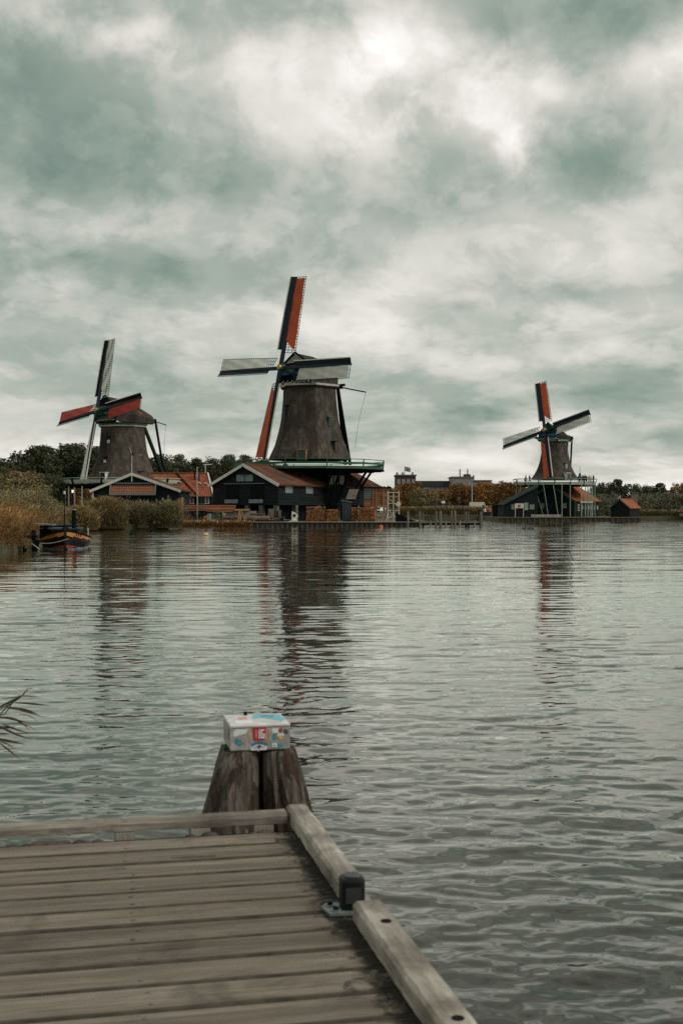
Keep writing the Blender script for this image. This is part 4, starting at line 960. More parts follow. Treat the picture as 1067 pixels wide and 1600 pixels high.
van = thing('white_van', 'boxy cream van roof showing right of the lamp post', 'van', (WX(746, 256), 256, .72))
MB().prism([(-1.6, 0, .35), (1.9, 0, .35), (1.9, 0, 1.4), (1.4, 0, 2.9), (-1.6, 0, 2.9)], (0, 2, 0)).build('body', cream, van); MB().prism([(1.0, -.01, 1.5), (1.75, -.01, 1.5), (1.4, -.01, 2.3), (1.0, -.01, 2.3)], (0, .02, 0)).build('window', darkglass, van)
for x in (-1.0, 1.2): MB().tube((x, -.02, .36), (x, .2, .36), .36, .36, 12).build('wheel', blackwood, van)
lp = thing('street_lamp', 'slender pale street lamp rising between the orange trees', 'street lamp', (WX(737, 250), 250, .72)); hp = WZ(755, 250) - .72
MB().tube((0, 0, 0), (0, 0, hp), .11, .07, 8).build('pole', whitesteel, lp); MB().box((.2, 0, hp), (.9, .3, .14)).build('lamp_head', steel, lp)
lp2 = thing('globe_lamp', 'short post with a white globe lamp before the orange trees', 'lamp', (WX(692, 250), 250, .72)); hp = WZ(788, 250) - .72
MB().tube((0, 0, 0), (0, 0, hp), .07).build('pole', steel, lp2); MB().lathe([(.02, 0), (.3, .1), (.4, .35), (.3, .6), (.02, .7)], 10, (0, 0, hp)).build('globe', white, lp2)
sgn = thing('round_sign', 'small white round sign right of the scaffold tower', 'sign', (WX(622.5, 200), 200, .56)); MB().tube((0, 0, 0), (0, 0, 2.4), .04).build('post', steel, sgn); MB().tube((0, -.03, 2.4), (0, 0, 2.4), .38, .38, 14).build('disc', white, sgn)

def block(px0, px1, py0, D, label, wm, rows, cols, wmat=glass, extra=None, name='apartment_block', cat='building'):
    t = thing(name, label, cat, (WX((px0 + px1) / 2, D), D, .72)); w = (px1 - px0) / F * D; h = WZ(py0, D) - .72
    MB().b2((-w / 2, 0, 0), (w / 2, 14, h)).build('wall', wm, t)
    MB().b2((-w / 2 - .3, -.3, h), (w / 2 + .3, 14.3, h + .45)).build('roof', mat('roof_edge', (.1, .1, .1), (.16, .16, .16), 1, .8), t)
    for r_ in range(rows):
        for c_ in range(cols):
            window(t, (-w / 2 + (c_ + .5) * w / cols, -.02, h - 2.0 - r_ * 3.2), w / cols * .6, 1.6, (1, 0, 0), (0, -1, 0), concrete, wmat, 2, 1, .12)
    return t, w, h
t, w, h = block(619, 649.5, 743.5, 430, 'brown brick block with a flag on its roof behind the orange trees', brickred, 3, 4)
fp2 = thing('roof_flagpole', 'thin pole with a small flag on the brown brick block', 'flagpole', (WX(632, 432), 432, h + 1.1)); hp = WZ(728, 432) - h - 1.1
MB().tube((0, 0, 0), (0, 0, hp), .12, .09, 6).build('pole', steel, fp2); MB().grid(lambda u_, v_: Vector((.1 + 2.0 * u_, .25 * math.sin(u_ * 6), hp - .2 - 1.6 * v_ - .5 * u_)), 6, 3).build('flag', mat('faded_flag', (.2, .2, .19), (.34, .32, .28), 1, .8), fp2)
s_ = fp2.children[-1].modifiers.new('solid', 'SOLIDIFY'); s_.thickness = .05
for x in (-3, -1, 2.5): MB().box((x, 4, h + .9), (.8, .8, .9)).build('roof_vent', steel, t)
t, w, h = block(650, 702, 754, 440, 'wide low dark roofed block right of the brown one', concrete, 1, 7)
MB().b2((-w / 2 - .3, -.5, h - 1.6), (w / 2 + .3, 0, h + .6)).build('fascia', mat('dark_fascia', (.02, .02, .03), (.04, .04, .05), 1, .6), t)
t, w, h = block(706.5, 739, 746.5, 430, 'pale concrete block with roof masts behind the orange trees', concrete, 2, 3)
for x in (-.5, 2.2): MB().tube((x, 5, h + .4), (x, 5, h + 3.2), .25).build('roof_mast', steel, t)
MB().box((2, 5, h + .9), (2.4, 2, 1)).build('plant_room', brickred, t)
t, w, h = block(738.5, 767, 752, 440, 'lower pale concrete block right of the one with masts', concrete, 2, 4)
MB().tube((-2.5, 5, h + .4), (-2.5, 5, h + 2.4), .3).build('roof_vent', steel, t)

# ------------------------------------------------------------------ trees
def leaves(cl, per, sz, r, flat=1.0, outline=None):
    """cl: (n,4) clump centres+radius -> quads of leaf size round each"""
    n = len(cl) * per; c = np.repeat(cl, per, 0)
    d = r.normal(size=(n, 3)); d /= np.linalg.norm(d, axis=1)[:, None]; rr = r.uniform(.3, 1, n) ** .5
    P = c[:, :3] + d * (rr * c[:, 3])[:, None] * np.array([1, 1, flat])
    nrm = d * .7 + r.normal(size=(n, 3)) * .6; nrm[:, 2] += .25; nrm /= np.linalg.norm(nrm, axis=1)[:, None]
    a = np.cross(nrm, r.normal(size=(n, 3))); a /= np.linalg.norm(a, axis=1)[:, None]; b = np.cross(nrm, a)
    s = r.uniform(.6, 1.3, n)[:, None] * sz
    V = np.stack([P - a * s, P - b * s * .55, P + a * s, P + b * s * .55], 1).reshape(-1, 3)
    t = np.clip(r.normal(.45, .22, n) + np.repeat(r.normal(0, .14, len(cl)), per), 0, 1)
    return V, np.arange(n * 4).reshape(-1, 4), t

def tree_proto(kind, h, seed, leafm, dens=1.0, leaf=.26):
    r = np.random.default_rng(seed); t = thing('tree', 'x', 'tree')
    mb = MB(); th_ = h * (.2 if kind != 'poplar' else .12); cl = []
    mb.tube((0, 0, -.4), (r.uniform(-.1, .1), 0, h * .45), h * .028, h * .018, 8); mb.tube((0, 0, h * .45), (r.uniform(-.3, .3), r.uniform(-.3, .3), h * .86), h * .018, h * .005, 6)
    n = {'round': 105, 'poplar': 120, 'pine': 90, 'bush': 80, 'spread': 90}[kind]; n = int(n * dens)
    for i in range(n):
        u_ = r.uniform(0, 1)
        if kind == 'round': z = h * (.26 + .66 * u_); R_ = h * .37 * math.sqrt(max(.06, 1 - ((z / h - .57) / .42) ** 2)); cr = h * .085
        elif kind == 'spread': z = h * (.34 + .56 * u_); R_ = h * .52 * math.sqrt(max(.1, 1 - ((z / h - .6) / .36) ** 2)); cr = h * .09
        elif kind == 'poplar': z = h * (.12 + .84 * u_); R_ = h * .21 * (math.sin(math.pi * min(1, (.08 + .92 * u_)) ** .8) ** .6 + .05); cr = h * .06
        elif kind == 'pine': z = h * (.2 + .76 * u_); R_ = h * .34 * (1 - u_) ** .7 + .2; cr = h * .06
        else: z = h * (.08 + .78 * u_); R_ = h * .62 * math.sqrt(max(.05, 1 - (z / h * .95) ** 2)); cr = h * .15
        a = r.uniform(0, 6.283); rr = R_ * r.uniform(.35, 1.0) ** .5
        x, y = rr * math.cos(a), rr * math.sin(a); cl.append((x, y, z, cr * r.uniform(.7, 1.35)))
        if i % 6 == 0: mb.tube((0, 0, max(th_ * .5, z - rr * .75)), (x * .9, y * .9, z), h * .009, h * .003, 5, False)
    tr_ = mb.build('trunk', bark, t)
    V, Fq, tt = leaves(np.array(cl), 46, leaf * .85, r, .8)
    npmesh('crown', V, Fq, leafm, t, tint=tt)
    return t
used = set()
def place(proto, px, base_py_top, D, label, group, h, zbase=.6, rz=None, wsc=1.0):
    top = WZ(base_py_top, D); sc_ = (top - zbase) / h
    loc = (WX(px, D), D, zbase); rz = random.uniform(0, 6.28) if rz is None else rz
    s3 = (sc_ * wsc, sc_ * wsc, sc_)
    if proto.name not in used:
        used.add(proto.name); proto.location = loc; proto.rotation_euler = (0, 0, rz); proto.scale = s3; o = proto; o['label'] = label
    else: o = dup(proto, loc, rz, s3, label)
    o['group'] = group; o['category'] = 'tree'; return o
dk = [tree_proto('round', 14, 11 + i, leaf_dark, 1.1, .34) for i in range(2)]
pop = [tree_proto('poplar', 16, 21 + i, leaf_dark, 1.2, .30) for i in range(2)]
orr = [tree_proto('round', 6, 31 + i, leaf_orange, 1.0, .17) for i in range(3)]
brn = tree_proto('round', 6, 41, leaf_brown, 1.1, .17)
wil = [tree_proto('bush', 4.5, 51 + i, leaf_grey, 1.2, .15) for i in range(2)]
pin = [tree_proto('pine', 10, 61 + i, leaf_dark, 1.3, .24) for i in range(2)]
oli = [tree_proto('bush', 4, 71 + i, leaf_olive, 1.6, .095) for i in range(2)]
rusty = [tree_proto('bush', 4, 91 + i, leaf_brown, 1.5, .075) for i in range(2)]
spr = tree_proto('spread', 5.5, 81, leaf_olive, 1.3, .16)

gB = 'dark trees standing behind the left windmill'
belt = [(-14, 722), (4, 714), (22, 716), (40, 700), (56, 693), (72, 694), (88, 690), (104, 692), (120, 689), (136, 690), (152, 694)]
for i, (px, py) in enumerate(belt):
    place((dk[i % 2] if i < 3 else pop[i % 2] if i % 3 else dk[0]), px, py, 262 + (i * 37) % 23, 'tall dark tree in the belt left of the left windmill, ' + ORD[i], gB, 16 if (i >= 3 and i % 3) else 14, wsc=1.15)
b2 = [(236, 706), (250, 705), (264, 707), (279, 708), (294, 709), (308, 713), (320, 716), (332, 713), (344, 709), (358, 708), (371, 710), (384, 708), (398, 711), (412, 714), (428, 716)]
for i, (px, py) in enumerate(b2):
    place(pop[i % 2] if i % 2 else dk[i % 2], px, py + (i * 5) % 3, 268 + (i * 31) % 19, 'dark tree in the row between the left and central windmills, ' + ORD[i], 'dark trees between the left and central windmills', 16 if i % 2 else 14, wsc=1.0)
lows = [(-10, 738, 225), (12, 745, 205), (30, 732, 215), (152, 742, 228), (130, 748, 226)]
for i, (px, py, D) in enumerate(lows): place(spr if i % 2 else brn, px, py, D, 'low brownish tree in front of the dark belt on the left, ' + ORD[i], 'low trees before the dark belt', 5.5 if i % 2 else 6, wsc=1.0)
place(dk[1], 76, 738, 186, 'round olive tree beside the left windmill stage', 'round tree', 14, wsc=1.15)
place(spr, 36, 733, 180, 'flat topped spreading tree left of the round olive tree', 'spreading tree', 5.5, wsc=1.1)
orl = [(612, 762, 244), (630, 750, 262), (646, 754, 266), (660, 762, 258), (676, 763, 262), (694, 764, 259), (712, 756, 266), (724, 752, 270), (741, 758, 262), (757, 754, 258), (774, 752, 264), (792, 752, 262), (806, 757, 268), (820, 764, 266)]
mixp = [(orr[0], 6), (brn, 6), (orr[1], 6), (spr, 5.5), (orr[2], 6), (brn, 6), (orr[1], 6)]
for i, (px, py, D) in enumerate(orl): place(mixp[i % 7][0], px, py + (4 if i % 3 == 1 else -2), D + (i * 17) % 23, 'autumn tree in the rust and olive row behind the coaches, ' + ORD[i], 'autumn trees behind the coaches', mixp[i % 7][1], wsc=(.95, .8, 1.05)[i % 3])
far = [(560, 757), (600, 758), (618, 760), (768, 754), (786, 752), (800, 754), (836, 752), (850, 754)]
for i, (px, py) in enumerate(far): place(dk[i % 2], px, py, 420 + (i * 13) % 20, 'distant dark green tree behind the orange row, ' + ORD[i], 'distant dark trees behind the orange row', 14, wsc=1.0)
rt = [(932, 757, 300, 0), (944, 752, 300, 0), (963, 748, 285, 1), (985, 754, 290, 0), (1003, 755, 300, 0), (1018, 758, 300, 0), (1031, 754, 286, 1), (1046, 765, 300, 0), (1075, 752, 292, 0)]
for i, (px, py, D, pk_) in enumerate(rt): place(pin[i % 2] if pk_ else dk[i % 2], px, py, D, ('dark pointed tree' if pk_ else 'dark leafy tree') + ' on the skyline right of the right windmill, ' + ORD[i], 'dark skyline trees on the right', 10 if pk_ else 14, wsc=1.25 if pk_ else 1.0)
place(orr[0], 1063, 752, 278, 'orange brown tree at the right border above the edge house', 'orange tree at the border', 6)
wl2 = [(934, 771, 252), (950, 768, 254), (1004, 770, 254), (1020, 767, 256), (1036, 768, 256), (1051, 767, 257), (1066, 770, 256), (1080, 770, 256), (945, 778, 250)]
for i, (px, py, D) in enumerate(wl2): place(wil[i % 2], px, py, D, 'grey green willow bush on the right bank, ' + ORD[i], 'willow bushes on the right bank', 4.5, wsc=.95)
for p in dk + pop + orr + [brn] + wil + pin + [spr]:
    if p.name not in used and p not in oli and p not in rusty:
        for ch in kids(p): bpy.data.objects.remove(ch)
        bpy.data.objects.remove(p)
# far wood on the horizon
r = np.random.default_rng(5); cl = []
for x in np.arange(-300, 420, 2.4):
    hgt = 7 + 3 * math.sin(x * .05) + r.uniform(-1.5, 1.5)
    for k in range(3): cl.append((x + r.uniform(-1.5, 1.5), 520 + r.uniform(-6, 6), r.uniform(1.5, hgt), 1.9))
V, Fq, tt = leaves(np.array(cl), 26, .8, r, .9); npmesh('distant_wood', V, Fq, leaf_dark, tint=tt, label='low dark line of distant woods along the whole horizon', cat='wood', kind='stuff')

# ------------------------------------------------------------------ reeds and bushes on the banks
def reeds(name, label, pts, hts, m, r, wdt=.035, lean=.18, plume=.35, kind=None, cat='reeds', lv=2, group=None):
    """pts (n,2+z) bases, hts heights: each reed is a curved tapering blade with side leaves"""
    n = len(pts); a = r.uniform(0, 6.283, n); dirs = np.stack([np.cos(a), np.sin(a), np.zeros(n)], 1); ln = np.abs(r.normal(0, lean, n))[:, None]
    b = r.uniform(0, 6.283, n); wv = np.stack([np.cos(b), np.sin(b), np.zeros(n)], 1) * wdt / 2
    V = []; Fs = []; T = []; base = 0; tt = np.clip(r.normal(.4, .2, n), 0, 1)
    P = lambda t: pts + np.stack([np.zeros(n), np.zeros(n), hts * t], 1) + dirs * ln * hts[:, None] * t ** 2
    lev = [0, .4, .75, 1.0]; wd = [1, .9, .6, .12]
    L = [np.stack([P(t) - wv * w_, P(t) + wv * w_], 1) for t, w_ in zip(lev, wd)]
    st = np.concatenate(L, 1).reshape(-1, 3); k = np.arange(n)[:, None] * 8
    V.append(st)
    for j in range(3): Fs.append(np.concatenate([k + 2 * j, k + 2 * j + 1, k + 2 * j + 3, k + 2 * j + 2], 1)); T.append(tt)
    base = n * 8
    for q in range(lv):
        t0 = r.uniform(.3, .92, n); c0 = pts + np.stack([np.zeros(n), np.zeros(n), hts * t0], 1) + dirs * ln * (hts * t0 ** 2)[:, None]
        a2 = r.uniform(0, 6.283, n); d2 = np.stack([np.cos(a2), np.sin(a2), r.uniform(-.1, .9, n)], 1); l2 = r.uniform(.25, .55, n)[:, None]
        side = np.cross(d2, [0, 0, 1]); side /= np.linalg.norm(side, axis=1)[:, None]; side = side * wdt * .8
        q4 = np.stack([c0, c0 + d2 * l2 * .5 + side * .6, c0 + d2 * l2 - np.array([0, 0, .08]), c0 + d2 * l2 * .5 - side * .6], 1).reshape(-1, 3)
        V.append(q4); Fs.append(base + np.arange(n * 4).reshape(-1, 4)); T.append(np.clip(tt + r.normal(0, .15, n), 0, 1)); base += n * 4
    if plume:
        m_ = r.uniform(0, 1, n) < plume; c0 = P(1.0)[m_]; nn = len(c0); b3 = r.uniform(0, 6.283, nn); sd = np.stack([np.cos(b3), np.sin(b3), np.zeros(nn)], 1) * wdt * 1.6
        dd = dirs[m_] * .1 + np.array([0, 0, .12]); q4 = np.stack([c0 - dd * 1.4, c0 + sd, c0 + dd * 1.5, c0 - sd], 1).reshape(-1, 3)
        V.append(q4); Fs.append(base + np.arange(nn * 4).reshape(-1, 4)); T.append(np.clip(r.normal(.95, .1, nn), 0, 1))
    o = npmesh(name, np.concatenate(V), np.concatenate(Fs), m, tint=np.concatenate(T)); return setp(o, label, cat, group, kind)

def dome(px0, px1, py_top, D, depth, n, r, zb=.1, edge=.04, py_edge=None):
    w = (px1 - px0) / F * D; cx = WX((px0 + px1) / 2, D); hh = WZ(py_top, D) - zb
    q_ = r.uniform(-1, 1, (n * 2, 2)); q_ = q_[(q_ ** 2).sum(1) < 1][:n]
    k = np.sqrt(np.clip(1 - (q_ ** 2).sum(1), 0, 1)) ** 1.0
    pts = np.stack([cx + q_[:, 0] * w / 2 * .92, D + depth / 2 + q_[:, 1] * depth / 2, np.full(len(q_), zb)], 1)
    return pts, hh * (edge + (1 - edge) * k) * r.uniform(.82, 1.02, len(q_))
r = np.random.default_rng(9)
p, h = dome(239, 283, 779, 124, 3.4, 3800, r); reeds('reed_clump', 'rounded olive reed clump touching the timber gatepost', p, h, reed_olive, r, .024, .38, .25, lv=3, group='reed clumps on the left bank')
p, h = dome(197, 236, 781, 124, 3.2, 3200, r); reeds('reed_clump', 'rounded olive reed clump second from the timber gatepost', p, h, reed_olive, r, .024, .38, .25, lv=3, group='reed clumps on the left bank')
p, h = dome(122, 193, 775, 121, 4.2, 6000, r); reeds('reed_clump', 'broad tan topped reed clump under the left windmill behind the tug', p, h, reed_tan, r, .024, .38, .4, lv=3, group='reed clumps on the left bank')
p, h = dome(84, 150, 789, 112, 4, 4200, r); reeds('reed_clump', 'lower reed clump directly above the tug funnel', p, h, reed_tan, r, .024, .38, .35, lv=3, group='reed clumps on the left bank')
# long reed bank along the near left shore
def strip(poly, n, r, h0, h1, zb=.2):
    poly = np.array(poly, float); seg = np.diff(poly, axis=0); ln = np.hypot(*seg.T); u_ = r.uniform(0, ln.sum(), n); cs = np.concatenate([[0], np.cumsum(ln)]); k = np.clip(np.searchsorted(cs, u_) - 1, 0, len(seg) - 1)
    t_ = (u_ - cs[k]) / ln[k]; p_ = poly[k] + seg[k] * t_[:, None]; return p_, u_
def bank(poly, width, n, r, hf, zb=.3, side=-1):
    p_, u_ = strip(poly, n, r, 0, 0); off = r.uniform(0, 1, n) ** .8 * width
    pts = np.stack([p_[:, 0] + side * off, p_[:, 1] + r.uniform(-.6, .6, n), np.full(n, zb)], 1)
    lump = .82 + .18 * np.sin(p_[:, 1] * .9 + off) * np.sin(p_[:, 1] * .37 + off * 1.7 + 1)
    return pts, hf(off / width, u_) * lump * r.uniform(.75, 1.05, n)
p, h = bank([(-15.3, 54.5), (-16.0, 62), (-17.9, 71)], 9, 20000, r, lambda o, u_: 1.15 + 1.5 * np.sqrt(o)); reeds('reed_bed', 'rust brown reeds on the near left bank beside the tug', p, h, reed_rust, r, .022, .75, .25, kind='stuff', lv=5)
p, h = bank([(-18.4, 74), (-23.2, 95), (-26.5, 119)], 13, 20000, r, lambda o, u_: 1.9 + 1.2 * o, .4); reeds('reed_bed', 'olive brown reeds on the left bank behind the tug', p, h, reed_tan, r, .028, .45, .35, kind='stuff', lv=3)
p, h = bank([(-30, 47), (-15.6, 55.5)], 26, 6000, r, lambda o, u_: 1.5 + .8 * o, .3); reeds('reed_bed', 'reeds on the near shore at the left border', p, h, reed_rust, r, .026, .3, .4, kind='stuff')
# shrubs rising behind them
shr = [(8, 768, 84, 1), (26, 762, 92, 1.1), (44, 758, 98, 1), (62, 768, 92, .8), (-8, 756, 88, 1.2), (70, 780, 96, .8), (88, 783, 104, .8), (20, 752, 112, 1.1), (50, 757, 118, 1), (74, 776, 120, .9)]
for i, (px, py, D, ws_) in enumerate(shr):
    o = place(oli[i % 2], px, py, D, 'olive brown shrub rising from the left bank reeds, ' + ORD[i], 'shrubs behind the left bank reeds', 4, .5, wsc=ws_); o['category'] = 'shrub'
nbush = [(-22, 792, 55.6, 1.0), (-2, 790, 57.5, .95), (16, 800, 57.2, .9), (34, 806, 59.5, .8), (22, 778, 68, 1.1), (58, 797, 68, .8), (4, 776, 70, 1.2), (84, 796, 84, .8)]
for i, (px, py, D, ws_) in enumerate(nbush):
    o = place(rusty[i % 2], px, py, D, 'rust brown bush among the near left reeds beside the tug, ' + ORD[i], 'rust brown bushes on the near left bank', 4, .2, wsc=ws_); o['category'] = 'bush'
for p in rusty:
    if p.name not in used: print('unused', p.name)
# reeds of the far banks and grass on the quay edge
n = 7000; pts = np.stack([r.uniform(WX(618, 248), WX(768, 248), n), r.uniform(249, 253, n), np.full(n, .3)], 1); reeds('reed_bed', 'tan reeds along the far bank behind the jetty', pts, r.uniform(1.5, 2.35, n), reed_tan, r, .07, .12, .4, kind='stuff', lv=1)
n = 7000; pts = np.stack([r.uniform(WX(996, 249), WX(1110, 249), n), r.uniform(249.5, 254, n), np.full(n, .3)], 1); reeds('reed_bed', 'olive reeds along the far bank right of the hut', pts, r.uniform(1.1, 1.75, n), reed_olive, r, .07, .1, .2, kind='stuff', lv=1)
n = 1800; pts = np.stack([r.uniform(-18.9, -10.5, n), r.uniform(141.7, 142.3, n), np.full(n, -.05)], 1); reeds('bank_grass', 'brown grass tufts hanging over the left end of the quay', pts, r.uniform(.3, .75, n), reed_rust, r, .05, .5, .2, kind='stuff', lv=1, cat='grass')
n = 9000; pts = np.stack([r.uniform(-60, 9, n), r.uniform(143, 215, n), np.full(n, .55)], 1); pts = pts[(pts[:, 0] < -19) | (pts[:, 1] > 176)]; reeds('meadow_grass', 'rough grass growing on the left bank ground', pts, r.uniform(.2, .6, len(pts)), reed_olive, r, .07, .4, .1, kind='stuff', lv=1, cat='grass')

# ------------------------------------------------------------------ tug boat
tug = thing('tug_boat', 'small black tug boat with orange band and tall funnel moored at the left bank', 'boat', (WX(114, 61.2), 59.6, 0), R(-167.5 + 180))
# local: bow at y=0 pointing to -y, stern at +y
sec = [(0.0, .03, .03, .92), (.25, .34, .14, .86), (.8, .78, .42, .74), (1.6, 1.08, .8, .62), (3.0, 1.25, 1.05, .52), (5.5, 1.25, 1.08, .46), (7.5, 1.1, .85, .5), (8.6, .7, .35, .58)]
def hullring(y, wt, wb_, zt): return [Vector((-wt, y, zt)), Vector((-wt * .99, y, zt * .55)), Vector((-wb_, y, -.06)), Vector((-wb_ * .55, y + .05, -.5)), Vector((wb_ * .55, y + .05, -.5)), Vector((wb_, y, -.06)), Vector((wt * .99, y, zt * .55)), Vector((wt, y, zt))]
hullm = mat('tug_black', lin(8, 9, 12), lin(18, 20, 23), 2, .45, spec=.25)
hull = MB().rings([hullring(*s_) for s_ in sec]).build('hull', hullm, tug)
for s in (-1, 1):
    mb = MB(); k = .035
    for (y0, w0, b0_, z0), (y1, w1, b1_, z1) in zip(sec[:6], sec[1:7]):
        def at(y, w, b_, z, f_): return Vector((s * (w * (1 - f_ * .01 / .45) + k), y - (k if y < .3 else 0), z * (1 - f_)))
        A, B, C1, D1 = at(y0, w0, b0_, z0, .04), at(y1, w1, b1_, z1, .04), at(y1, w1, b1_, z1, .30), at(y0, w0, b0_, z0, .22)
        I = Vector((-s * .05, 0, 0)); mb.add([A, B, C1, D1, A + I, B + I, C1 + I, D1 + I], [(0, 1, 2, 3), (4, 7, 6, 5), (0, 4, 5, 1), (3, 2, 6, 7), (0, 3, 7, 4), (1, 5, 6, 2)])
    bd = mb.build('orange_band', mat('orange_band', (.48, .17, .035), (.58, .24, .06), 3, .5), hull)
    for j in range(3):
        y = .42 + j * .13; xw = .34 + (.78 - .34) * (y - .25) / .55
        MB().box((s * (xw + .06), y, .72 - j * .02), (.02, .06, .11), s * .6).build('letter_mark', blackwood, bd)
    mb = MB()
    for (y0, w0, b0_, z0), (y1, w1, b1_, z1) in zip(sec[:4], sec[1:5]):
        mb.bar((s * (w0 + .03), y0 - .02, z0 + .02), (s * (w1 + .03), y1, z1 + .02), .08, .06)
    mb.build('gunwale', blackwood, hull)
    MB().prism([(0, -.10, .25), (s * .26, .17, .21), (s * .60, .78, .13), (s * .25, .17, .11), (0, -.10, .10)], (s * .02, .03, 0)).build('red_bow_patch', mat('boat_red', (.24, .022, .016), (.32, .035, .024), 3, .6), hull)
    mb = MB()
    for (y0, w0, b0_, z0), (y1, w1, b1_, z1) in zip(sec[:6], sec[1:7]):
        mb.bar((s * (b0_ + .08), y0 - .03, .03), (s * (b1_ + .06), y1, .03), .05, .14)
    mb.build('waterline_band', mat('boot_grey', (.1, .13, .14), (.15, .18, .19), 2, .5), hull)
MB().bar((0, -.05, -.3), (0, -.08, 1.0), .1, .14, (0, 1, 0)).build('stem_post', hullm, hull)
MB().prism([(-.75, .8, .66), (.75, .8, .66), (1.1, 3, .5), (1.1, 7.4, .45), (-1.1, 7.4, .45), (-1.1, 3, .5)], (0, 0, .04)).build('deck', blackwood, hull)
cbn = MB().prism([(-.6, 1.8, .55), (.6, 1.8, .55), (.75, 2.4, .55), (.75, 5.6, .55), (-.75, 5.6, .55), (-.75, 2.4, .55)], (0, 0, .42)).build('cabin', hullm, tug)
MB().prism([(-.72, 1.7, .97), (.72, 1.7, .97), (.9, 2.4, .97), (.9, 5.8, .97), (-.9, 5.8, .97), (-.9, 2.4, .97)], (0, 0, .06)).build('cabin_roof', mat('dark_grey_deck', (.03, .036, .038), (.06, .068, .07), 3, .7, spec=.2), cbn)
MB().lathe([(.02, 0), (.34, 0), (.3, .35), (.12, .5), (.02, .52)], 12, (0, 1.0, .6)).build('windlass', blackwood, tug)
fn1 = MB().tube((.42, 2.2, .9), (.42, 2.2, 1.95), .11, .10, 12).build('funnel', blackwood, tug); MB().tube((.42, 2.2, 1.95), (.42, 2.2, 2.0), .125, .125, 12).build('funnel_rim', steel, fn1)
MB().tube((-.05, 1.3, .6), (-.05, 1.3, 2.75), .03, .02, 6).build('mast', blackwood, tug)
MB().tube((-.05, 1.3, 2.75), (-.05, 1.3, 2.9), .05, .05, 8).build('mast_light', white, tug)
MB().tube((-.05, 1.3, 1.9), (-.7, 2.6, 1.3), .012).build('stay', steel, tug)
wh = MB().b2((-.8, 6.2, .5), (.6, 7.6, 1.12)).build('wheelhouse', hullm, tug); MB().b2((-.95, 6.0, 1.12), (.75, 7.8, 1.18)).build('wheelhouse_roof', MATS['dark_grey_deck'], wh)
for x in (-.5, .2): MB().b2((x - .2, 6.17, .8), (x + .2, 6.19, 1.05)).build('window', glass, wh)
rp = MB()
for y in (2.0, 3.2, 4.4): rp.tube((1.12, y, .5), (1.12, y, 1.0), .02)
rp.path([(1.12, 2.0, 1.0), (1.12, 3.2, 1.0), (1.12, 4.4, 1.0)], .02); rp.build('handrail', whitesteel, tug)
rw = thing('mooring_rope', 'pale mooring rope sagging from the tug bow to the bank posts', 'rope', (-13.5, 59.5, .4)); A = Vector((.25, -.45, .15)); B = Vector((-2.3, .2, .25))
MB().path([A.lerp(B, k / 12) - Vector((0, 0, .28 * math.sin(math.pi * k / 12))) for k in range(13)], .025, 6).build('rope_strand', mat('hemp', (.35, .3, .22), (.45, .4, .3), 6, .9), rw)
mp_ = thing('mooring_dolphin', 'dark leaning mooring posts with white crossed ropes left of the tug', 'mooring posts', (-15.1, 59.3, 0))
for x0, x1, z1 in ((-.35, -.3, .9), (.15, .1, .98), (-.1, .35, .5)): MB().tube((x0, 0, -1), (x1, 0, z1), .11, .1, 9).build('post', blackwood, mp_)
MB().box((-.1, -.12, .66), (.8, .08, .12)).build('crosspiece', blackwood, mp_)
MB().bar((-.35, -.16, .62), (.45, -.18, .05), .03).build('rope', whitesteel, mp_); MB().bar((-.2, -.16, .12), (-.4, -.16, .6), .03).build('rope', whitesteel, mp_)
wb2 = thing('bank_shed', 'dark little boathouse with a grey flat roof left of the tug', 'boathouse', (WX(70, 63.5), 63.5, .2)); MB().b2((-.25, 0, 0), (.25, .6, .95)).build('wall', blackwood, wb2); MB().prism([(-.6, -.15, 1.02), (.45, -.15, .95), (.45, -.15, 1.0), (-.6, -.15, 1.07)], (0, .9, 0)).build('roof', greyp, wb2)
if False: st_ = setp(MB().lathe([(.05, -.3), (.9, -.2), (1.0, .1), (.8, .32), (.3, .4), (.02, .42)], 12).build('shore_rock', concrete), 'pale flat rock at the foot of the reeds left of the tug', 'rock')
if False: st_.location = (WX(44, 57.2), 57.2, .0); st_.scale = (.55, .4, .5)

# ------------------------------------------------------------------ buoys and ducks
def buoy(px, py, r_, label, m1, m2, ring=True):
    D = F * H / (py - HY); t = thing('buoy', label, 'buoy', (WX(px, D), D, 0))
    b_ = MB().lathe([(.02, -r_ * .9), (r_ * .6, -r_ * .75), (r_, -r_ * .1), (r_, r_ * .1), (r_ * .7, r_ * .65), (.02, r_ * .85)], 16).build('float', [m1, m2], t, smooth=True)
    me = b_.data
    for p_ in me.polygons: p_.material_index = 1 if p_.center.z > 0 else 0
    if ring:
        MB().tube((0, 0, r_ * .8), (0, 0, r_ * 1.6), .025).build('stem', blackwood, t); MB().path([Vector((.07 * math.cos(k), 0, r_ * 1.75 + .07 * math.sin(k))) for k in np.linspace(0, 6.283, 9)], .015, 5).build('ring', blackwood, t)
buoy(321.8, 836.5, .27, 'cream topped mooring buoy floating left of the main reflection', blackwood, mat('buoy_cream', (.45, .33, .17), (.55, .42, .24), 3, .5))
buoy(206.5, 835, .2, 'small black buoy floating below the reed clumps', blackwood, blackwood)
buoy(595, 823.5, .27, 'orange red buoy floating by the quay', redp, mat('buoy_orange', (.5, .08, .02), (.6, .12, .03), 3, .5), False)
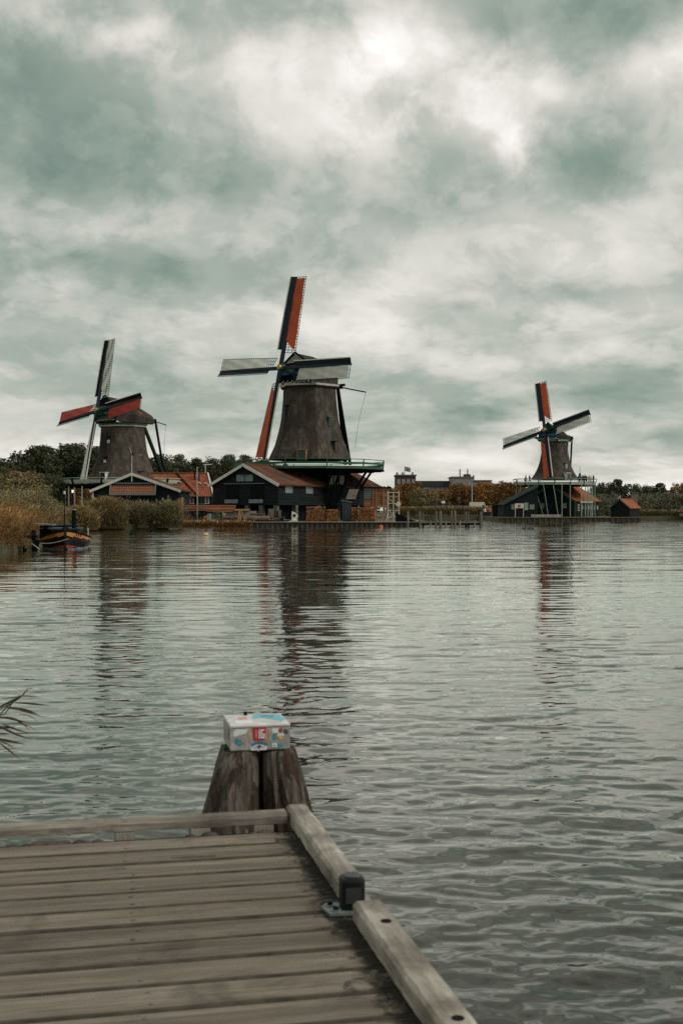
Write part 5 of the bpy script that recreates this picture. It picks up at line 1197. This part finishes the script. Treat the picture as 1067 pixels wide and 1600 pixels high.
for i, (px, lab) in enumerate(((818, 'duck swimming leftmost of three before the right quay'), (826, 'duck swimming in the middle of three before the right quay'), (832, 'duck swimming rightmost of three before the right quay'))):
    D = F * H / (826.5 - HY); t = thing('duck', lab, 'duck', (WX(px, D), D, 0), R(-30 + 40 * i), 'ducks on the river')
    dm = mat('duck_brown', (.05, .04, .03), (.1, .08, .06), 8, .8)
    b_ = MB().rings([[Vector((x, y_ * w_, z_ * h_ + c_)) for y_, z_ in ((-1, 0), (-.6, -.8), (.6, -.8), (1, 0), (.6, .9), (-.6, .9))] for x, w_, h_, c_ in ((-.27, .02, .02, .12), (-.2, .07, .05, .09), (0, .11, .09, .06), (.14, .08, .09, .07), (.19, .05, .09, .13), (.21, .045, .06, .22), (.25, .045, .05, .26), (.29, .02, .02, .25))]).build('body', dm, t, smooth=True)
    MB().prism([(.28, -.02, .24), (.28, .02, .24), (.35, .015, .23), (.35, -.015, .23)], (0, 0, .015)).build('bill', gold, t)

# ------------------------------------------------------------------ people
def person_mesh(name, pose):
    V = [(0, 0, .93), (0, 0, 1.12), (0, 0, 1.34), (0, .0, 1.47), (0, -.01, 1.60), (0, -.01, 1.70),
         (.10, 0, .86), (.11, -pose * .12, .48), (.11, -pose * .02, .09), (.11, -pose * .02 - .13, .05),
         (-.10, 0, .86), (-.11, pose * .14, .48), (-.11, pose * .2, .09), (-.11, pose * .2 - .13, .05),
         (.19, 0, 1.38), (.25, .02, 1.12), (.24, -.12 - .1 * abs(pose), .92), (.23, -.16 - .1 * abs(pose), .85),
         (-.19, 0, 1.38), (-.26, .04, 1.12), (-.25, -.06, .88), (-.24, -.09, .80)]
    Ed = [(0, 1), (1, 2), (2, 3), (3, 4), (4, 5), (0, 6), (6, 7), (7, 8), (8, 9), (0, 10), (10, 11), (11, 12), (12, 13), (2, 14), (14, 15), (15, 16), (16, 17), (2, 18), (18, 19), (19, 20), (20, 21)]
    Rr = [.15, .14, .16, .06, .10, .09, .10, .065, .05, .045, .10, .065, .05, .045, .075, .055, .045, .04, .075, .055, .045, .04]
    me = bpy.data.meshes.new(name); me.from_pydata(V, Ed, []); o = bpy.data.objects.new(name, me); C.objects.link(o)
    sk = o.modifiers.new('s', 'SKIN'); ss = o.modifiers.new('u', 'SUBSURF'); ss.levels = 1
    for i, v in enumerate(me.skin_vertices[0].data): v.radius = (Rr[i] * 1.15, Rr[i] * .95); v.use_root = (i == 0)
    dg = bpy.context.evaluated_depsgraph_get(); m2 = bpy.data.meshes.new_from_object(o.evaluated_get(dg)); bpy.data.objects.remove(o)
    m2.name = name
    for k in range(4): m2.materials.append(None)
    for p_ in m2.polygons:
        z, x = p_.center.z, abs(p_.center.x)
        p_.material_index = 0 if z > 1.46 else (1 if z > .90 or (x > .19 and z > .86) else (0 if x > .19 and z > .7 else 2)); p_.use_smooth = True
        if z > 1.66 or (z > 1.56 and p_.center.y > .02): p_.material_index = 3
    return m2
PM = [person_mesh('person_body', .3), person_mesh('person_body', 1.0)]
skin = mat('skin', (.42, .24, .17), (.5, .3, .21), 4, .6)
clothm = {k: mat('cloth_' + k, c, None, 4, .85) for k, c in dict(black=(.012, .012, .014), navy=(.015, .025, .07), red=(.38, .03, .02), white=(.6, .6, .58), blue=(.08, .16, .4), grey=(.12, .12, .12), brown=(.1, .06, .035), green=(.03, .08, .04), orange=(.45, .12, .03), jeans=(.03, .05, .1), pink=(.45, .18, .2)).items()}
hair = [mat('hair_dark', (.015, .01, .008), None, 8, .7), mat('hair_blond', (.3, .2, .09), None, 8, .7), mat('hair_grey', (.25, .25, .24), None, 8, .7)]
def person(x, y, z, top, low, hr, rz, label, grp, hgt=1.0):
    t = thing('person', label, 'person', (x, y, z), rz, grp); o = bpy.data.objects.new('body', PM[random.randint(0, 1)]); C.objects.link(o); o.parent = t; o.scale = (hgt,) * 3
    for k, m_ in enumerate((skin, clothm[top], clothm[low], hair[hr])): o.material_slots[k].link = 'OBJECT'; o.material_slots[k].material = m_
    return t
gz_ = zsr + GZR
st_people = [(821, 'grey', 'black', 0, 'person in grey jacket left of the red sail on the right stage'), (827, 'black', 'black', 0, 'person in black close to the red sail on the right stage'),
             (904, 'black', 'jeans', 0, 'person in black beside the instrument mast on the stage'), (906.5, 'blue', 'jeans', 1, 'person in blue jacket just right of the instrument mast'),
             (910, 'black', 'black', 0, 'person in black standing right of the blue jacket on the stage'), (913.5, 'navy', 'black', 0, 'person in navy in the middle of the stage group'),
             (916, 'brown', 'black', 0, 'person in brown coat in the stage group'), (919.5, 'black', 'grey', 2, 'grey haired person in black on the stage'),
             (922.5, 'orange', 'black', 0, 'person with orange jacket near the right end of the stage'), (926.5, 'navy', 'jeans', 0, 'rightmost person on the stage in navy')]
for i, (px, a, b, hr, lab) in enumerate(st_people):
    Dp = 224 - 3.2 * math.cos((px - 866) / 66 * 1.5) if px < 850 else 224 - (1.5 - abs(px - 915) * .1)
    person(WX(px, Dp), Dp, gz_, a, b, hr, random.uniform(-1.5, 1.5), lab, 'people on the right windmill stage', random.uniform(.94, 1.04))
cr = [(751.5, 'white', 'jeans', 1), (753.5, 'pink', 'white', 0), (755.5, 'blue', 'jeans', 0), (757.5, 'white', 'black', 0), (759.5, 'navy', 'jeans', 2), (761.5, 'orange', 'black', 0), (763, 'red', 'jeans', 0), (765, 'orange', 'black', 1), (767, 'red', 'navy', 0), (749.5, 'black', 'black', 0), (781, 'white', 'jeans', 0)]
names = ['white top and jeans second from the left', 'pink top and white trousers third from the left', 'blue jacket fourth from the left', 'white shirt and black trousers', 'navy jacket with grey hair', 'orange jacket left of the red ones', 'red jacket and jeans', 'orange jacket with blond hair', 'red jacket nearest the kiosk', 'black clothes at the left end', 'white shirt right of the kiosk']
for i, (px, a, b, hr) in enumerate(cr):
    Dp = 250 - (i % 4) * .7; person(WX(px, Dp), Dp, .72, a, b, hr, random.uniform(-3, 3), 'person in the far quay crowd, ' + names[i], 'crowd on the far quay', random.uniform(.92, 1.04))

# ------------------------------------------------------------------ foreground: dock, rails, pile and box
th = R(12.0); DZ = H - 1.166
e1 = Vector((math.cos(th), math.sin(th), 0)); e2 = Vector((math.sin(th), -math.cos(th), 0))      # along the planks, towards the viewer
K0 = Vector((-.172, 4.40, DZ))                                                                     # far right corner of the deck
dock = thing('dock', 'weathered grooved plank dock in the foreground with timber edge rails', 'dock', K0, th)
# local axes: +x along planks to the right, -y towards the viewer
deckm = bpy.data.materials.new('weathered_deck'); deckm.use_nodes = True
def wood(m, ca, cb, cdark, sx_, stain_lo, stain_hi, edge_stain=False, rough=.85, bmp=.5):
    t = m.node_tree; g = G(t); b = t.nodes['Principled BSDF']; b.inputs['Roughness'].default_value = rough; b.inputs['Specular IOR Level'].default_value = .3
    geo = g.n('ShaderNodeNewGeometry'); oi = g.n('ShaderNodeObjectInfo')
    mp = g.n('ShaderNodeMapping'); mp.vector_type = 'POINT'; mp.inputs['Rotation'].default_value = (0, 0, -th); mp.inputs['Scale'].default_value = (1, 1, 1); g.put(mp.inputs[0], geo.outputs['Position'])
    off = g.n('ShaderNodeVectorMath', operation='ADD'); g.put(off.inputs[0], mp.outputs[0]); g.put(off.inputs[1], g.comb(g.m('MULTIPLY', oi.outputs['Random'], 13.0), 0.0, 0.0))
    st = g.n('ShaderNodeMapping'); st.inputs['Scale'].default_value = sx_; g.put(st.inputs[0], off.outputs[0])
    n1 = g.noise(st.outputs[0], 14, 7, .65, .3); n2 = g.noise(off.outputs[0], 3.2, 6, .6, .4); n3 = g.noise(st.outputs[0], 60, 4, .7)
    col = g.ramp(n1, [(.3, ca), (.7, cb)])
    col = g.mixc(g.ramp(n2, [(stain_lo, (0, 0, 0)), (stain_hi, (1, 1, 1))]), col, cdark)
    col = g.mixc(g.ramp(n3, [(.35, (.45, .45, .45)), (.6, (0, 0, 0))]), col, tuple(c * .45 for c in ca))
    f = g.m('ADD', .80, g.m('MULTIPLY', oi.outputs['Random'], .36))
    v = g.n('ShaderNodeVectorMath', operation='SCALE'); g.put(v.inputs[0], col); g.put(v.inputs['Scale'], f); col = v.outputs[0]
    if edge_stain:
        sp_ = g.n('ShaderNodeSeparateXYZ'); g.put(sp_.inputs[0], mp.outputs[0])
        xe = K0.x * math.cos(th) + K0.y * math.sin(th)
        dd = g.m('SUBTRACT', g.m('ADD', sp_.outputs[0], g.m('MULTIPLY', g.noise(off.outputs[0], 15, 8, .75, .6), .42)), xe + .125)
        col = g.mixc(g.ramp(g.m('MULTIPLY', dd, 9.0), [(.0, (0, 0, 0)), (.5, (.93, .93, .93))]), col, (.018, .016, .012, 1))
    g.put(b.inputs['Base Color'], col)
    bp = g.n('ShaderNodeBump'); bp.inputs['Strength'].default_value = bmp; bp.inputs['Distance'].default_value = .004; g.put(bp.inputs['Height'], g.m('ADD', n1, n3)); g.put(b.inputs['Normal'], bp.outputs[0])
wood(deckm, (.14, .114, .090), (.33, .28, .228), (.085, .070, .056), (.06, 1, 1), .55, .76, True)
railw = bpy.data.materials.new('silvered_rail'); railw.use_nodes = True
wood(railw, (.22, .19, .158), (.62, .56, .49), (.13, .108, .088), (1, .12, 1), .47, .66, bmp=1.0)
railw2 = bpy.data.materials.new('silvered_far_rail'); railw2.use_nodes = True
wood(railw2, (.19, .162, .132), (.46, .405, .345), (.10, .082, .066), (.12, 1, 1), .46, .66, bmp=1.0)
pitch, pw = .150, .137; xl, xr = -2.6, .055
def plank_mesh(wd):
    prof = []; ng = 9; y = 0
    prof.append((0, -.034)); prof.append((0, -.007)); prof.append((-.006, 0))
    gw = (wd - .018) / ng
    for i in range(ng):
        y0 = -.008 - i * gw; prof += [(y0, 0), (y0 - gw * .5, 0), (y0 - gw * .60, -.005), (y0 - gw * .90, -.005)]
    prof += [(-wd + .006, 0), (-wd, -.007), (-wd, -.034)]
    return prof
wdk = pw; prof = plank_mesh(pw); pm_ = None; edge0 = .012
for i in range(25):
    if pm_ is None:
        mb = MB(); mb.prism([(xl, y, z) for y, z in prof], (xr - xl, 0, 0)); mb.mi = [1 if abs((Vector(mb.v[f[1]]) - Vector(mb.v[f[0]])).z) < 9 and len(f) == 4 and (all(mb.v[i][1] > -.0061 for i in f) or all(mb.v[i][1] < -wdk + .0061 for i in f)) else (2 if len(f) == 4 and all(-.006 < mb.v[i][2] < -.004 for i in f) else 0) for f in mb.f]  # groove bottoms get their own darker colour, shade painted into the grooves
        pm_ = mb.build('plank', [deckm, mat('grime_and_seam_shade', (.045, .038, .03), (.10, .085, .068), 9, .9, spec=.1), mat('groove_shade', (.075, .062, .05), (.14, .118, .095), 9, .9, spec=.1)], dock); o = pm_  # board sides and bevels: seam shade painted in together with grime
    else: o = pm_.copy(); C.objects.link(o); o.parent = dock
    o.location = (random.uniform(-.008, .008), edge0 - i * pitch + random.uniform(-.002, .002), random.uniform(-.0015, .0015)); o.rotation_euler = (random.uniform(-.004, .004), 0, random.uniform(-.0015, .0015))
mb = MB()
for i in range(25):
    for dy in (.035, .105):
        x = -.60 + random.uniform(-.014, .014); y = edge0 - i * pitch - dy; mb.tube((x, y, -.001), (x, y, .0025), .006, .0055, 10)
        x = -2.2; mb.tube((x, y, -.001), (x, y, .0025), .006, .0055, 10)
mb.build('screws', mat('dull_screws', (.11, .10, .09), (.2, .19, .17), 30, .5, metal=.4), dock, kind='stuff')
for x in (-2.2, -.60, .0): MB().b2((x - .04, edge0 - 3.7, -.19), (x + .04, edge0 - .02, -.035)).build('joist', blackwood, dock)
def dl(px, py):                                       # a point of the deck top in the dock's own axes
    D = F * 1.166 / (py - HY); v = Vector((WX(px, D), D, DZ)) - K0; return v.dot(e1), -v.dot(e2)
for (a, b, wd_) in (((268, 1341), (338, 1338), .020), ((236, 1484), (330, 1480), .016)):
    (xa, ya), (xb, yb) = dl(*a), dl(*b); mb = MB(); n_ = 14; top, bot = [], []
    for k in range(n_ + 1):
        t_ = k / n_; x = xa + (xb - xa) * t_; y = ya + (yb - ya) * t_; w_ = wd_ * (.35 + .65 * math.sin(math.pi * t_)) * random.uniform(.6, 1.1) / 2
        top.append((x, y + w_, .0006)); bot.append((x, y - w_, .0006))
    mb.prism(top + bot[::-1], (0, 0, .0012)); mb.build('rot_patch', mat('rot_dark', (.05, .042, .034), (.09, .078, .062), 20, .9), dock)
for k in range(26):
    x = random.uniform(-1.5, -.66) if k < 22 else random.uniform(-.5, -.05); r_ = random.uniform(.010, .022)
    MB().lathe([(.001, -.01), (r_ * 1.6, -.006), (r_ * 1.2, r_ * .35), (.001, r_ * .7)], 7, (x, edge0 + .028 + random.uniform(-.008, .012), -.008)).build('moss_tuft', MATS['grime_and_seam_shade'], dock)
MB().b2((xl, edge0 + .004, -.22), (xr, edge0 + .05, -.012)).build('edge_beam', blackwood, dock)
MB().b2((xr + .004, edge0 - 3.8, -.20), (xr + .05, edge0 + .05, -.012)).build('edge_beam', greywood, dock)
for x, y in ((-2.2, -.3), (0, -1.9), (-2.2, -3.4)): MB().tube((x, y, -3), (x, y, -.2), .09, .09, 12).build('support_pile', bark, dock)
def timber(mb, a, b, w, h, r, seg=30, wob=.0011, ch=.010):
    a, b = Vector(a), Vector(b); d = (b - a).normalized(); x = d.cross(Vector((0, 0, 1))).normalized(); rings = []
    for k in range(seg + 1):
        p = a.lerp(b, k / seg); s = [(-w / 2 + ch, h / 2), (w / 2 - ch, h / 2), (w / 2, h / 2 - ch), (w / 2, -h / 2), (-w / 2, -h / 2), (-w / 2, h / 2 - ch)]
        rings.append([p + x * (u_ + r.uniform(-wob, wob)) + Vector((0, 0, v_ + r.uniform(-wob, wob))) for u_, v_ in s])
    mb.rings(rings); return mb
rr = np.random.default_rng(4)
# far rail on spacer blocks, just beyond the deck edge
o = timber(MB(), (xl, edge0 + .10, .033), (-.012, edge0 + .10, .033), .078, .036, rr, 60).build('far_rail', railw2, dock)
for x in (-1.95, -.60, -.33, -.10, -.5):
    if x == -.5: continue
    MB().box((x, edge0 + .085, -.01), (.07, .07, .045)).build('spacer_block', greywood, o)
for x in (-.60, -.12, -1.95): MB().tube((x, edge0 + .11, .050), (x, edge0 + .11, .053), .012, .012, 8).build('bolt', steel, o)
# right rail in two lengths
rz_ = .058
o = timber(MB(), (.040, edge0 + .155, rz_ - .024), (.040, edge0 - .80, rz_ - .024), .080, .052, rr, 40).build('side_rail', railw, dock)
for y in (edge0 + .10, edge0 - .52): MB().tube((.045, y, rz_ + .001), (.045, y, rz_ + .004), .013, .012, 10).build('bolt', steel, o)
MB().b2((.01, edge0 + .04, -.02), (.07, edge0 + .11, .008)).build('spacer_block', greywood, o)
o = timber(MB(), (.043, edge0 - 1.00, rz_ - .024), (.050, edge0 - 3.2, rz_ - .024), .088, .054, rr, 60).build('side_rail', railw, dock)
for y in (edge0 - 1.18, edge0 - 1.82, edge0 - 2.5): MB().tube((.05, y, rz_ + .001), (.05, y, rz_ + .005), .016, .014, 10).build('bolt', blackwood, o)
# black metal post with galvanised foot
bp_ = thing('bollard_post', 'short black metal post on a galvanised foot between the two side rails', 'post', K0 + e1 * .018 + e2 * (.90 - edge0) + Vector((0, 0, .004)), th)
black_metal = mat('black_metal', (.003, .004, .006), (.010, .011, .013), 14, .40, spec=.25)
mb = MB(); rp_ = .036
def rsq(r0, z, k=20): return [Vector((r0 * math.copysign(abs(math.cos(t_)) ** .6, math.cos(t_)), r0 * math.copysign(abs(math.sin(t_)) ** .6, math.sin(t_)), z)) for t_ in [2 * math.pi * i / k for i in range(k)]]
pb = mb.rings([rsq(rp_, 0), rsq(rp_, .088), rsq(rp_ * .93, .096), rsq(rp_ * .6, .1)]).build('post_body', black_metal, bp_, smooth=False)
MB().rings([rsq(rp_ * .70, .1003), rsq(rp_ * .64, .1035)]).build('post_cap', mat('dull_cap', (.03, .034, .036), (.06, .065, .068), 6, .45, metal=.3), pb)
MB().b2((-.026, -.040, .03), (.018, -.0365, .075)).build('label_plate', mat('plate_grey', (.02, .021, .023), (.035, .036, .038), 6, .5), pb)
galv = mat('galvanised', (.16, .19, .19), (.30, .33, .32), 9, .5, metal=.5)
ft = MB().prism([(-.075, -.045, 0), (.05, -.055, 0), (.05, .045, 0), (-.068, .05, 0), (-.085, .02, 0)], (0, 0, .008)).build('foot_plate', galv, bp_)
for x, y in ((-.06, .025), (-.052, -.022)):
    MB().tube((x, y, .0085), (x, y, .0115), .016, .016, 14).build('washer', galv, ft); MB().tube((x, y, .0117), (x, y, .018), .009, .008, 6).build('bolt', blackwood, ft)
# pile of two trunks
PC = W(405, 1170, 4.95); pile = thing('mooring_pile', 'split weathered timber mooring pile standing in the water behind the dock', 'pile', (PC.x, PC.y, 0), th)
pilem = bpy.data.materials.new('split_pile'); pilem.use_nodes = True
def pilemat(m):
    t = m.node_tree; g = G(t); b = t.nodes['Principled BSDF']; b.inputs['Roughness'].default_value = .9; b.inputs['Specular IOR Level'].default_value = .25
    geo = g.n('ShaderNodeNewGeometry'); mp = g.n('ShaderNodeMapping'); mp.inputs['Scale'].default_value = (1, 1, .09); g.put(mp.inputs[0], geo.outputs['Position'])
    mp2 = g.n('ShaderNodeMapping'); mp2.inputs['Scale'].default_value = (1, 1, .28); g.put(mp2.inputs[0], geo.outputs['Position'])
    n1 = g.noise(mp.outputs[0], 45, 6, .7, .2); n2 = g.noise(mp2.outputs[0], 16, 5, .6, .5)
    col = g.ramp(n1, [(.32, (.04, .030, .022)), (.5, (.105, .086, .069)), (.72, (.31, .28, .24))])
    col = g.mixc(g.ramp(n2, [(.50, (0, 0, 0)), (.56, (.9, .9, .9))]), col, (.045, .026, .016, 1))
    g.put(b.inputs['Base Color'], col); bp = g.n('ShaderNodeBump'); bp.inputs['Strength'].default_value = 1; bp.inputs['Distance'].default_value = .012
    g.put(bp.inputs['Height'], g.m('SUBTRACT', n1, g.m('MULTIPLY', g.ramp(n2, [(.50, (0, 0, 0)), (.56, (1, 1, 1))]), .8))); g.put(b.inputs['Normal'], bp.outputs[0])
pilemat(pilem)
def trunk(x0t, x1t, x0b, x1b, zt, zm_, seed, y0=0, yr=1.0, flat=None):
    """log between photo columns at its top and at rail height; flared downwards"""
    r = np.random.default_rng(seed); rings = []; n = 84; ph = r.uniform(0, 6.28, 5); crk = r.uniform(0, 6.28, 9); cdp = r.uniform(.04, .15, 9)
    for k in range(25):
        f = k / 24; z = zt + (-.9 - zt) * f; q_ = min(1.6, (zt - z) / (zt - zm_))
        l, rr_ = x0t + (x0b - x0t) * q_, x1t + (x1b - x1t) * q_; c = (l + rr_) / 2; hw = (rr_ - l) / 2; ring = []
        for i in range(n):
            a = 2 * math.pi * i / n; rad_ = 1 + .035 * math.sin(5 * a + ph[0]) + .03 * math.sin(9 * a + ph[1] + f * .6) + .02 * math.sin(17 * a + ph[2]) + r.normal(0, .005)
            rad_ -= sum(d_ * math.exp(-((math.remainder(a - c_a - .12 * math.sin(f * 7 + c_a), 6.2832)) / .055) ** 2) * (.5 + .5 * math.sin(f * 9 + c_a * 3)) for c_a, d_ in zip(crk, cdp))
            if k == 0: rad_ *= .93
            x = c + hw * rad_ * math.copysign(abs(math.cos(a)) ** .8, math.cos(a))
            if flat == 'R': x = min(x, rr_ - .002)
            if flat == 'L': x = max(x, l + .002)
            ring.append(Vector((x, y0 + yr * hw * rad_ * math.sin(a), z + (.006 * math.sin(3 * a + ph[3]) if k == 0 else 0))))
        rings.append(ring)
    return MB().rings(rings).build('trunk', pilem, pile, smooth=True)
ppm = F / 4.95
zt_, zm_ = PC.z - .0, H - (1272 - HY) / ppm
trunk((346 - 405) / ppm, (403.4 - 405) / ppm, (316 - 405) / ppm, (403.6 - 405) / ppm, zt_, zm_, 1, 0, 1.15, 'R')
trunk((407.5 - 405) / ppm, (462 - 405) / ppm, (408.5 - 405) / ppm, (487 - 405) / ppm, zt_ - .004, zm_, 2, -.01, 1.15, 'L')
trunk((352 - 405) / ppm, (396 - 405) / ppm, (330 - 405) / ppm, (400 - 405) / ppm, zt_ - .01, zm_, 3, .17, 1.0)
trunk((414 - 405) / ppm, (458 - 405) / ppm, (412 - 405) / ppm, (474 - 405) / ppm, zt_ - .01, zm_, 4, .17, 1.0)
MB().b2((-.03, -.02, -.9), (.035, .1, zt_ - .03)).build('core', blackwood, pile)
# white sticker covered box
bxc = W(403, 1172, 4.93)
box = thing('sticker_box', 'white metal box covered in colourful stickers on top of the mooring pile', 'box', (bxc.x - .012, bxc.y + .07, zt_ + .006), th)
bw, bd, bh = .240, .25, .096
boxm = mat('chipped_white_metal', (.24, .24, .22), (.47, .47, .44), 22, .5, bump=.15, bscale=60, contrast=(.36, .58), c3=(.30, .29, .26))
mb = MB(); c_ = .006
body = mb.rings([[Vector((x, y, z)) for x, y in ((-bw / 2 + i, -bd / 2 + i), (bw / 2 - i, -bd / 2 + i), (bw / 2 - i, bd / 2 - i), (-bw / 2 + i, bd / 2 - i))] for z, i in ((0, c_), (c_, 0), (bh - c_, 0), (bh, c_))]).build('box_body', boxm, box)
mb = MB(); mb.rings([[Vector((x * k, y * k, z)) for x, y in ((-bw / 2, -bd / 2), (bw / 2, -bd / 2), (bw / 2, bd / 2), (-bw / 2, bd / 2))] for z, k in ((bh + .0005, 1.012), (bh + .007, 1.012), (bh + .010, .985))]); mb.build('lid', mat('lid_white', (.48, .46, .45), (.70, .67, .66), 16, .5), box)
MB().tube((-.03, .105, bh + .010), (-.03, .105, bh + .024), .007, .009, 10).build('knob', blackwood, box)
def st(poly, m, face='F', zoff=0, name='sticker'):
    """flat sticker: poly in fractions of the face"""
    if face == 'F': pts = [Vector((-bw / 2 + u_ * bw, -bd / 2 - .0006 - zoff, v_ * bh)) for u_, v_ in poly]; v = (0, -.0006, 0)
    elif face == 'L': pts = [Vector((-bw / 2 - .0006 - zoff, bd / 2 - u_ * bd, v_ * bh)) for u_, v_ in poly]; v = (-.0006, 0, 0)
    else: pts = [Vector((-bw / 2 + u_ * bw, -bd / 2 + v_ * bd, bh + .0104 + zoff)) for u_, v_ in poly]; v = (0, 0, .0006)
    return MB().prism(pts, v).build(name, m, body)
sm = lambda n_, c: mat('sticker_' + n_, c, tuple(min(1, x * 1.15) for x in c), 20, .4)
red_, org, blu, teal, wht, drk, yel, lbl, pnk = sm('red', (.42, .02, .02)), sm('orange', (.68, .24, .06)), sm('blue', (.05, .16, .32)), sm('teal', (.06, .25, .30)), sm('white', (.68, .7, .7)), sm('dark', (.05, .06, .07)), sm('yellow', (.65, .42, .06)), sm('lightblue', (.10, .42, .55)), sm('pink', (.6, .25, .25))
st([(.34, .03), (.60, .03), (.62, .25), (.32, .25)], wht)
st([(.385, .44), (.575, .44), (.595, .97), (.365, .97)], red_, zoff=.0007)
for poly in ([(.415, .55), (.44, .55), (.44, .88), (.415, .88)], [(.47, .52), (.492, .52), (.492, .9), (.47, .9)], [(.505, .52), (.57, .52), (.57, .58), (.505, .58)], [(.505, .58), (.528, .58), (.528, .9), (.505, .9)], [(.528, .84), (.565, .84), (.565, .9), (.528, .9)], [(.548, .58), (.57, .58), (.57, .72), (.548, .72)], [(.535, .67), (.548, .67), (.548, .72), (.535, .72)]):
    st(poly, pnk if poly[0][0] < .45 else wht, zoff=.0016, name='glyph')
for s in (-1, 1):
    c0 = .48
    for k in range(6):
        a = k * .26; u_ = c0 + s * (.14 + .035 * math.sin(a * 1.6)); v_ = .32 + k * .088
        st([(u_ - .018, v_), (u_ + .02 * s + .0, v_ - .02), (u_ + .018, v_ + .07), (u_ - .01, v_ + .08)], org, zoff=.0007, name='laurel_leaf')
arc = [(.48 + .15 * math.cos(t_), .16 + .26 * math.sin(t_)) for t_ in np.linspace(.25, math.pi - .25, 10)] + [(.48 + .105 * math.cos(t_), .16 + .17 * math.sin(t_)) for t_ in np.linspace(math.pi - .25, .25, 10)]
st(arc, blu, zoff=.0024, name='blue_arc')
st([(.43, .2), (.47, .14), (.48, .07), (.49, .14), (.53, .2), (.48, .25)], drk, zoff=.0024, name='small_emblem'); st([(.385, .16), (.43, .19), (.43, .13)], org, zoff=.0024); st([(.575, .16), (.53, .19), (.53, .13)], org, zoff=.0024)
st([(.05, .62), (.26, .75), (.28, .9), (.10, .95), (.04, .85)], wht); st([(.07, .34), (.15, .24), (.21, .34), (.16, .52), (.08, .50)], teal); st([(.18, .36), (.25, .44), (.19, .52)], pnk); st([(.09, .42), (.13, .46), (.12, .54), (.08, .52)], blu, zoff=.0007)
st([(.70, .72), (.80, .72), (.80, .92), (.70, .92)], wht); st([(.71, .46), (.77, .46), (.77, .68), (.71, .68)], teal); st([(.80, .5), (.84, .42), (.88, .5), (.87, .62), (.81, .62)], yel, zoff=.0007); st([(.78, .56), (.90, .60), (.89, .70), (.79, .70)], wht)
st([(.81, .78), (.86, .74), (.87, .9), (.82, .9)], red_); st([(.70, .14), (.78, .14), (.78, .30), (.70, .30)], wht); st([(.80, .12), (.87, .12), (.87, .28), (.80, .28)], teal); st([(.72, .18), (.76, .18), (.76, .24), (.72, .24)], lbl, zoff=.0007); st([(.66, .34), (.69, .34), (.69, .7), (.66, .7)], lbl)
st([(.89, .7), (.96, .66), (.96, .84), (.9, .86)], drk)
st([(.45, .55), (.62, .62), (.9, .25), (.98, .35), (.95, .8), (.62, .97), (.5, .9)], lbl, 'T'); st([(.6, .7), (.8, .6), (.85, .75), (.66, .86)], teal, 'T', .0007); st([(.1, .1), (.4, .12), (.42, .4), (.12, .42)], wht, 'T'); st([(.2, .5), (.35, .5), (.35, .7), (.22, .72)], pnk, 'T')
st([(.2, .2), (.45, .2), (.45, .6), (.2, .6)], mat('sticker_grey', (.2, .2, .2), None, 20, .5), 'L'); st([(.6, .4), (.85, .4), (.85, .8), (.6, .8)], drk, 'L')

# ------------------------------------------------------------------ reed plant poking in at the left border
rd = thing('reed_plant', 'overhanging green brown reed leaves poking in at the left edge above the water', 'reed', (WX(-40, 7.0), 7.0, -.2))
O = lambda px, py, D=7.0: W(px, py, D) - Vector(rd.location)
lfm = mat('reed_leaf', (.028, .032, .012), (.085, .07, .028), 12, .6, c3=(.13, .06, .025))
MB().path([O(-40, 1330), O(-38, 1240), O(-30, 1175), O(-12, 1130), O(12, 1104), O(32, 1090), O(44, 1077)], .0035, 6).build('stem', lfm, rd)
MB().path([O(-50, 1330), O(-44, 1230), O(-30, 1160), O(-10, 1120), O(8, 1116), O(20, 1098)], .003, 6).build('stem', lfm, rd)
blades = [((28, 1087), (48, 1088), (66, 1089), 1.6), ((24, 1098), (50, 1099), (80, 1103), 2.2), ((12, 1106), (38, 1107), (60, 1116), 3.4), ((14, 1104), (35, 1110), (70, 1121), 2), ((-8, 1122), (28, 1116), (47, 1142), 2.8), ((-10, 1118), (20, 1124), (50, 1130), 2),
          ((2, 1130), (22, 1140), (45, 1145), 2.2), ((-12, 1128), (20, 1148), (52, 1156), 2.6), ((-8, 1134), (16, 1140), (25, 1134), 3), ((-10, 1152), (12, 1158), (40, 1163), 3.0), ((-4, 1158), (14, 1172), (33, 1187), 2.2), ((-4, 1156), (12, 1162), (21, 1168), 1.8),
          ((30, 1116), (48, 1115), (60, 1129), 1.2), ((-10, 1110), (14, 1098), (40, 1084), 2.4), ((-8, 1112), (16, 1102), (30, 1090), 1.4), ((20, 1130), (40, 1128), (62, 1145), 1.1), ((-14, 1140), (6, 1136), (20, 1136), 3.2), ((2, 1092), (22, 1090), (38, 1087), 1.3), ((-12, 1146), (14, 1147), (16, 1147), 2.2), ((22, 1146), (44, 1146), (62, 1145), 1.2)]
for i, (a, b, c, wd) in enumerate(blades):
    dd = random.uniform(-.12, .12); A, B, C2 = O(*a, 7 + dd), O(*b, 7 + dd * 1.6), O(*c, 7 + dd * 2.2)
    vs = []; nseg = 7
    for k in range(nseg + 1):
        t_ = k / nseg; p = A * (1 - t_) ** 2 + B * 2 * t_ * (1 - t_) + C2 * t_ ** 2; tan = (B - A) * (1 - t_) + (C2 - B) * t_; sd = tan.cross(Vector((.2, 1, .25))).normalized() * wd / F * 7 * .75 * max(.06, math.sin(math.pi * (t_ * .86 + .12)))
        vs += [p - sd, p + Vector((0, -.003, -.001)), p + sd]
    fs = []
    for k in range(nseg): fs += [(3 * k, 3 * k + 1, 3 * k + 4, 3 * k + 3), (3 * k + 1, 3 * k + 2, 3 * k + 5, 3 * k + 4)]
    mb = MB(); mb.add(vs, fs); mb.build('leaf', lfm, rd)
